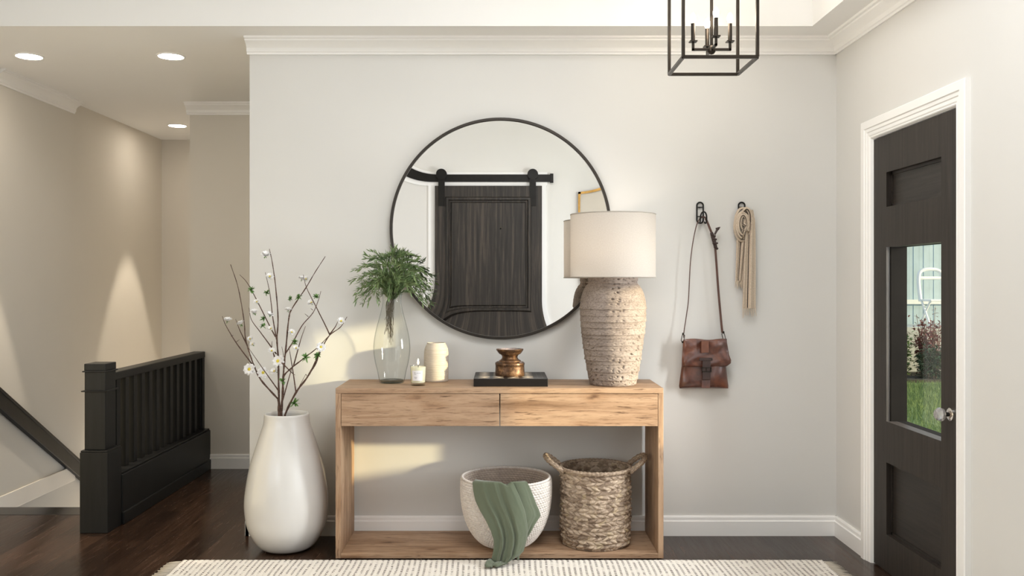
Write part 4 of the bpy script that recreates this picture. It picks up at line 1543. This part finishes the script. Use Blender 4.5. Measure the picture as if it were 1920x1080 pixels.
m.tube([P(1334, 447, -0.058), P(1344, 449, -0.062)], 0.005, 6)
m.tube([P(1336, 456, -0.058), P(1346, 456, -0.06)], 0.005, 6)
m.tube([P(1339, 462, -0.056), P(1346, 467, -0.056)], 0.006, 6)
m.tube([P(1340, 440, -0.056), P(1344, 432, -0.058), P(1347, 428, -0.055), P(1350.5, 425.5, -0.052)], [0.005, 0.006, 0.007, 0.001], 6, True, (1, 0.5))
m.tube([P(1342, 429, -0.056), P(1347, 428, -0.056)], 0.005, 6)
kn_ = m.build('strap_buckle', DLEA, sp_, smooth=60)
kn_['label'] = 'dark knotted buckle with loose strap end'
for (x, y) in ((1280.5, 634), (1357, 631)):
    m = MB()
    dirx = -1.5 if x < 1300 else 2.0
    m.tube([P(x + a + (z_ - 0) * dirx * 0.12, y + z_, -0.048) for a, z_ in stadium(0, 0, 5, 13, 8)], 0.0021, 6, False)
    m.tube([P(x - dirx * 0.4, y - 10, -0.048), P(x, y - 6, -0.048)], 0.005, 8)
    m.tube([P(x + dirx * 0.5, y + 6, -0.048), P(x + dirx * 0.3, y + 9, -0.048)], 0.005, 8)
    m.build('clasp', BRONZE, t, smooth=60)

# ---------------------------------------------------------------- scarf
def wool(name, s0, s1):
    m, nt, b = new_mat(name)
    n1 = noise(nt, mapping(nt, 'Object', (300, 300, 160)), 1.0, 3)
    uvn = nt.nodes.new('ShaderNodeTexCoord')
    sep = nt.nodes.new('ShaderNodeSeparateXYZ')
    nt.links.new(uvn.outputs['UV'], sep.inputs[0])
    base_c = ramp(nt, n1, [(0.3, (0.46, 0.36, 0.265)), (0.7, (0.64, 0.54, 0.43))])
    stripe = ramp(nt, sep.outputs['X'], [(0.0, (0, 0, 0)), (s0, (0, 0, 0)), (s0 + 0.015, (1, 1, 1)), (s1 - 0.015, (1, 1, 1)), (s1, (0, 0, 0))])
    nt.links.new(mix(nt, stripe, base_c, (0.020, 0.015, 0.014)), b.inputs['Base Color'])
    b.inputs['Roughness'].default_value = 0.95
    b.inputs['Specular IOR Level'].default_value = 0.1
    b.inputs['Sheen Weight'].default_value = 0.2
    bump(nt, b, n1, 0.25, 0.002)
    return m


SCF = wool('beige_wool', 0.33, 0.42)
SCB = wool('beige_wool_bundle', 0.60, 0.70)
t = thing('scarf', 'beige wool scarf with dark stripe looped over the right wall hook', 'scarf', (1.28, -0.05, 1.2))
sP = lambda x, y, d: P(1360 + x / 4.7, 370 + y / 4.7, d)


def cloth_tail(m, rows, yd, amp, k, seed, nu=36, stripe_at=None):
    zy = np.linspace(rows[0][0], rows[-1][0], 40)
    L = np.interp(zy, [r[0] for r in rows], [r[1] for r in rows])
    Rr = np.interp(zy, [r[0] for r in rows], [r[2] for r in rows])
    u = np.linspace(0, 1, nu)
    P1, P2 = [], []
    for j, y in enumerate(zy):
        f, g_ = [], []
        for i, uu_ in enumerate(u):
            d_ = yd - amp * (0.5 + 0.5 * math.sin(2 * PI * (uu_ * k) + seed + 0.6 * j / 40)) * math.sin(PI * uu_) ** 0.4 - 0.004
            f.append(tuple(sP(L[j] + (Rr[j] - L[j]) * uu_, y, d_)))
            g_.append(tuple(sP(L[j] + (Rr[j] - L[j]) * uu_, y, min(d_ + 0.012, yd + 0.004))))
        P1.append(f)
        P2.append(g_)
    m.grid(np.array(P1))
    m.grid(np.array(P2), uv=False)
    return [(L[-1] + (Rr[-1] - L[-1]) * q_, zy[-1]) for q_ in np.linspace(0.03, 0.97, 9)]


def fringe(par, pts, yd, ln):
    m = MB()
    for (x, y) in pts:
        dx = R3.uniform(-10, 10)
        l2 = ln * R3.uniform(0.75, 1.15)
        m.tube([sP(x, y - 6, yd), sP(x + dx * 0.4, y + l2 * 0.5, yd - 0.004), sP(x + dx, y + l2, yd)], [0.0022, 0.0018, 0.001], 5)
    m.build('fringe', simple('scarf_fringe', (0.56, 0.46, 0.35), 0.95), par, smooth=60)


m = MB()
e = cloth_tail(m, [(330, 100, 215), (450, 95, 190), (600, 92, 175), (740, 88, 160)], -0.020, 0.018, 2.0, 0.3)
ta = m.build('short_tail', SCF, t, smooth=180)
fringe(ta, e, -0.03, 65)
m = MB()
e = cloth_tail(m, [(110, 205, 245), (200, 195, 262), (330, 175, 266), (600, 163, 268), (980, 150, 268)], -0.042, 0.020, 1.6, 1.2)
tb = m.build('long_tail', SCF, t, smooth=180)
fringe(tb, e, -0.055, 80)
m = MB()
# concentric arcs of the bundled loop
for (cx_, cy_, rx, ry, a0, a1, yd, rad, fl_) in (
        (152, 238, 66, 140, 200, -40, -0.040, 0.0085, (1.0, 1.3)), (152, 245, 52, 112, 262, -30, -0.058, 0.0085, (1.0, 1.3)),
        (155, 240, 38, 88, 268, -40, -0.066, 0.0075, (1.0, 1.2)), (162, 225, 25, 60, 250, -60, -0.060, 0.0070, (1.0, 1.2)),
        (150, 250, 66, 132, 285, 150, -0.036, 0.009, (1.0, 1.3)), (185, 190, 42, 92, 140, -30, -0.050, 0.009, (1.0, 1.3))):
    aa = np.radians(np.linspace(a0, a1, 40))
    m.tube([sP(cx_ + rx * math.cos(a), cy_ - ry * math.sin(a), yd) for a in aa], [rad * (0.75 + 0.25 * math.sin(PI * k / 39)) for k in range(40)], 12, True, fl_)
m.tube([sP(170, 190, -0.055), sP(158, 235, -0.065), sP(200, 255, -0.06), sP(160, 300, -0.062), sP(150, 350, -0.055)], [0.006, 0.010, 0.010, 0.010, 0.005], 10, True)
m.tube([sP(190, 175, -0.05), sP(205, 220, -0.06), sP(175, 275, -0.066), sP(140, 330, -0.055)], [0.006, 0.008, 0.008, 0.004], 10, True)
m.build('looped_bundle', SCB, t, smooth=180)

# ---------------------------------------------------------------- woven rug with fringes
RX0, RX1, RY1, RY0 = -1.545, 1.555, -0.470, -2.30
t = thing('woven_rug', 'cream woven rug with dark flecks and fringed ends on the dark floor', 'rug', (0, (RY0 + RY1) / 2, 0))
ncol = int((RX1 - RX0) / 0.0262)
nx = ncol * 5 + 1
st_ = 0.016
ny = int((RY1 - RY0) / st_ * 4) + 1
xs = np.linspace(RX0, RX1, nx)
ys = np.linspace(RY0, RY1, ny)
XX, YY = np.meshgrid(xs, ys)
cu = (XX - RX0) / 0.0262
ci = np.floor(np.clip(cu, 0, ncol - 1e-6))
jit = RNG.uniform(0, 1, ncol + 2)[ci.astype(int)]
ph = (YY - RY0) / st_ + jit + 0.55 * (cu - ci)
hgt = 0.0112 + 0.0022 * (np.abs(np.sin(PI * cu)) ** 0.45) * (0.55 + 0.45 * np.abs(np.sin(PI * ph)) ** 0.6)
XX = XX + 0.002 * np.sin(YY * 14 + XX * 5)
RUG, nt, b = new_mat('cream_flecked_wool')
tc = nt.nodes.new('ShaderNodeTexCoord')
sep = nt.nodes.new('ShaderNodeSeparateXYZ')
nt.links.new(tc.outputs['UV'], sep.inputs[0])
fu = math_(nt, 'FRACT', sep.outputs['X'])
gap = math_(nt, 'GREATER_THAN', math_(nt, 'ABSOLUTE', math_(nt, 'SUBTRACT', fu, 0.5)), 0.30)
wn = node(nt, 'ShaderNodeTexWhiteNoise', noise_dimensions='1D')
nt.links.new(math_(nt, 'FLOOR', math_(nt, 'ADD', sep.outputs['X'], 0.5)), wn.inputs['W'])
fv = math_(nt, 'FRACT', math_(nt, 'ADD', math_(nt, 'ADD', sep.outputs['Y'], math_(nt, 'MULTIPLY', sep.outputs['X'], 0.6)), math_(nt, 'MULTIPLY_ADD', noise(nt, mapping(nt, 'Object', (1, 1, 1)), 9, 3), 2.5, math_(nt, 'MULTIPLY', wn.outputs['Value'], 3.0))))
dash = math_(nt, 'LESS_THAN', fv, 0.45)
nn = noise(nt, mapping(nt, 'Object', (1, 1, 1)), 14, 3)
keep = math_(nt, 'GREATER_THAN', nn, 0.44)
fle = math_(nt, 'MULTIPLY', math_(nt, 'MULTIPLY', gap, dash), math_(nt, 'MULTIPLY_ADD', keep, 0.75, 0.2))
n2 = noise(nt, mapping(nt, 'Object', (1, 1, 1)), 220, 3)
cr = ramp(nt, n2, [(0.3, (0.72, 0.665, 0.60)), (0.7, (0.88, 0.84, 0.775))])
nt.links.new(mix(nt, fle, cr, (0.055, 0.036, 0.028)), b.inputs['Base Color'])
b.inputs['Roughness'].default_value = 0.95
b.inputs['Specular IOR Level'].default_value = 0.1
bump(nt, b, n2, 0.4, 0.003)
m = MB()
m.grid(np.stack([XX, YY, hgt], -1), False, True, ncol, (RY1 - RY0) / st_)
m.build('rug_field', RUG, t, smooth=180, fix=False)
m = MB()
m.box(RX0, RY0, 0.0, RX1, RY1, 0.007)
m.build('rug_backing', simple('rug_backing_jute', (0.40, 0.34, 0.27), 0.95), t)
FR = simple('rug_fringe_yarn', (0.52, 0.46, 0.38), 0.95)
for sx in (-1, 1):
    m = MB()
    x0 = RX0 if sx < 0 else RX1
    y = RY0 + 0.01
    while y < RY1 - 0.006:
        ln = R3.uniform(0.062, 0.075)
        m.tube([(x0 - sx * 0.01, y, 0.007), (x0 + sx * ln * 0.5, y + R3.uniform(-0.004, 0.004), 0.0055), (x0 + sx * ln, y + R3.uniform(-0.006, 0.006), 0.0035)], [0.0034, 0.003, 0.0022], 5)
        y += 0.0135
    m.build('fringe', FR, t, smooth=180)

# ---------------------------------------------------------------- the garden beyond the door glass
GRASS, nt, b = new_mat('lawn_grass')
v = mapping(nt)
n1 = noise(nt, v, 2.2, 5, 0.6)
n2 = noise(nt, v, 40, 4, 0.7)
c = mix(nt, 0.55, ramp(nt, n1, [(0.35, (0.13, 0.23, 0.07)), (0.65, (0.27, 0.37, 0.13))]), ramp(nt, n2, [(0.3, (0.08, 0.15, 0.04)), (0.7, (0.36, 0.46, 0.20))]))
nt.links.new(c, b.inputs['Base Color'])
b.inputs['Roughness'].default_value = 0.9
bump(nt, b, n2, 0.8, 0.03)
m = MB()
gx = np.linspace(1.96, 13, 60)
gy = np.linspace(-6.5, 17, 110)
GXX, GYY = np.meshgrid(gx, gy)
GZ = -0.16 + 0.02 * noise2(GXX, GYY, 3, 3, 1.3)
m.grid(np.stack([GXX, GYY, GZ], -1), False, False)
lawn = m.build('ground', GRASS)
struct(lawn)
gb = MB()
for k in range(5200):
    y = R3.uniform(3.6, 8.6)
    dpt = y - CAM_Y
    x = dpt * R3.uniform(0.425, 0.505)
    h_ = R3.uniform(0.03, 0.075)
    a = R3.uniform(0, PI)
    w_ = 0.005
    ox, oy = R3.uniform(-0.03, 0.03), R3.uniform(-0.03, 0.03)
    gb.add([(x - w_ * math.cos(a), y - w_ * math.sin(a), -0.17), (x + w_ * math.cos(a), y + w_ * math.sin(a), -0.17), (x + ox, y + oy, -0.15 + h_)], [(0, 1, 2)])
gr = gb.build('lawn_blades', GRASS, fix=False)
tag(gr, 'green mown grass outside the door glass', 'grass')
gr['kind'] = 'stuff'

FEN = simple('pale_fence_boards', (0.43, 0.54, 0.60), 0.8, var=0.08, vscale=5)
t = thing('garden_fence', 'pale grey-green vertical board fence at the back of the garden', 'fence', (7.2, 11.0, 0.6))
m = MB()
x = 4.0
while x < 11:
    m.box(x, 11.0, 0.2, x + 0.178, 11.03, 2.6)
    m.box(x + 0.08, 10.994, 0.2, x + 0.086, 11.0, 2.6)
    x += 0.18
m.build('fence_boards', FEN, t)
m = MB()
m.box(4.0, 10.93, 0.98, 11.0, 11.0, 1.06)
m.build('fence_rail', simple('white_fence_rail', (0.74, 0.76, 0.76), 0.6), t)
m = MB()
m.box(4.0, 10.0, -0.3, 11.0, 11.2, 0.62)
tag(m.build('terrace_wall', simple('pale_terrace_stone', (0.52, 0.55, 0.55), 0.85, var=0.1, vscale=8), origin=(7, 10.5, -0.2)), 'low pale terrace wall behind the garden shrubs', 'wall')
# white garden chair on the terrace
CHX, CHY, CHZ = 7.47, 10.45, 0.62
t = thing('garden_chair', 'white folding garden chair on the terrace seen through the door glass', 'chair', (CHX, CHY, CHZ))
WCH = simple('white_chair_plastic', (0.86, 0.88, 0.90), 0.4, var=0.01)


def gl(*p):
    return [(CHX + a, CHY + b_, CHZ + c_) for a, b_, c_ in p]


m = MB()
m.tube(smoothcurve(gl((-0.21, 0.16, 0.42), (-0.215, 0.22, 0.72), (-0.19, 0.25, 0.90), (-0.12, 0.26, 0.96), (0.0, 0.26, 0.975), (0.12, 0.26, 0.96), (0.19, 0.25, 0.90), (0.215, 0.22, 0.72), (0.21, 0.16, 0.42)), 6), 0.032, 10)
m.tube(gl((-0.20, 0.235, 0.82), (0.20, 0.235, 0.82)), 0.03, 8)
m.build('back_frame', WCH, t, smooth=60)
m = MB()
m.box(CHX - 0.22, CHY - 0.22, CHZ + 0.42, CHX + 0.22, CHY + 0.18, CHZ + 0.455)
m.build('seat', WCH, t, bevel=0.012)
for sx in (-1, 1):
    m = MB()
    m.tube(gl((sx * 0.20, 0.18, 0.48), (sx * 0.21, -0.20, 0.0)), 0.018, 8)
    m.build('leg', WCH, t, smooth=60)
    m = MB()
    m.tube(gl((sx * 0.19, -0.16, 0.43), (sx * 0.19, 0.24, 0.0)), 0.018, 8)
    m.build('leg', WCH, t, smooth=60)
# shrubs
GL1 = simple('shrub_leaf_green', (0.13, 0.22, 0.08), 0.6, var=0.5, vscale=9)
GL2 = simple('shrub_leaf_dark', (0.065, 0.115, 0.055), 0.6, var=0.5, vscale=9)
GL3 = simple('shrub_leaf_red', (0.27, 0.09, 0.085), 0.6, var=0.5, vscale=9)
WOODS = simple('shrub_twig', (0.14, 0.08, 0.06), 0.8, var=0.3)
shr = [(6.42, 9.56, 0.92, 0.23, GL1, 'light green leafy shrub at the left edge of the door glass view'),
       (6.64, 9.00, 0.62, 0.17, GL2, 'low dark green shrub in the middle of the garden bed'),
       (6.93, 9.58, 1.30, 0.24, GL3, 'tall red-leaved shrub rising in front of the white garden chair'),
       (7.06, 9.02, 0.74, 0.17, GL2, 'dark green shrub at the right of the door glass view')]
for (x, y, h_, r_, mt, lab) in shr:
    t = thing('garden_shrub', lab, 'shrub', (x, y, -0.16), 'shrubs in the garden bed')
    st2 = MB()
    lf = MB()
    loose = h_ > 1.0
    for k in range(34):
        a = R3.uniform(0, 2 * PI)
        q_ = math.sqrt(R3.random())
        tip = Vector((x + r_ * q_ * math.cos(a), y + r_ * q_ * math.sin(a) * 0.8, -0.16 + h_ * R3.uniform(0.55, 1.0) * (1 - 0.25 * q_)))
        bs = Vector((x + 0.1 * math.cos(a) * q_, y + 0.1 * math.sin(a) * q_, -0.20))
        cv = smoothcurve([bs, bs.lerp(tip, 0.5) + Vector((0, 0, 0.08)), tip], 6)
        st2.tube(cv, np.linspace(0.009, 0.003, len(cv)), 5)
        for j in range(46 if not loose else 30):
            f_ = R3.uniform(0.15, 1.0)
            p0 = Vector(cv[int(f_ * (len(cv) - 1))]) + Vector((R3.gauss(0, 0.05), R3.gauss(0, 0.05), R3.gauss(0, 0.04)))
            leaf(lf, p0, (R3.uniform(-1, 1), R3.uniform(-1, 1), R3.uniform(-0.3, 0.9)), (0, 0, 1), R3.uniform(0.05, 0.085), R3.uniform(0.025, 0.04))
    st2.build('stems', WOODS, t, smooth=60)
    lf.build('foliage', mt, t, smooth=180, fix=False)
# soil of the bed
m = MB()
m.box(4.0, 8.75, -0.2, 11.0, 10.0, -0.12)
struct(m.build('garden_bed', simple('dark_soil', (0.05, 0.045, 0.035), 0.95, var=0.4, vscale=12)))

for o in bpy.data.objects:
    if '_base' in o:
        del o['_base']
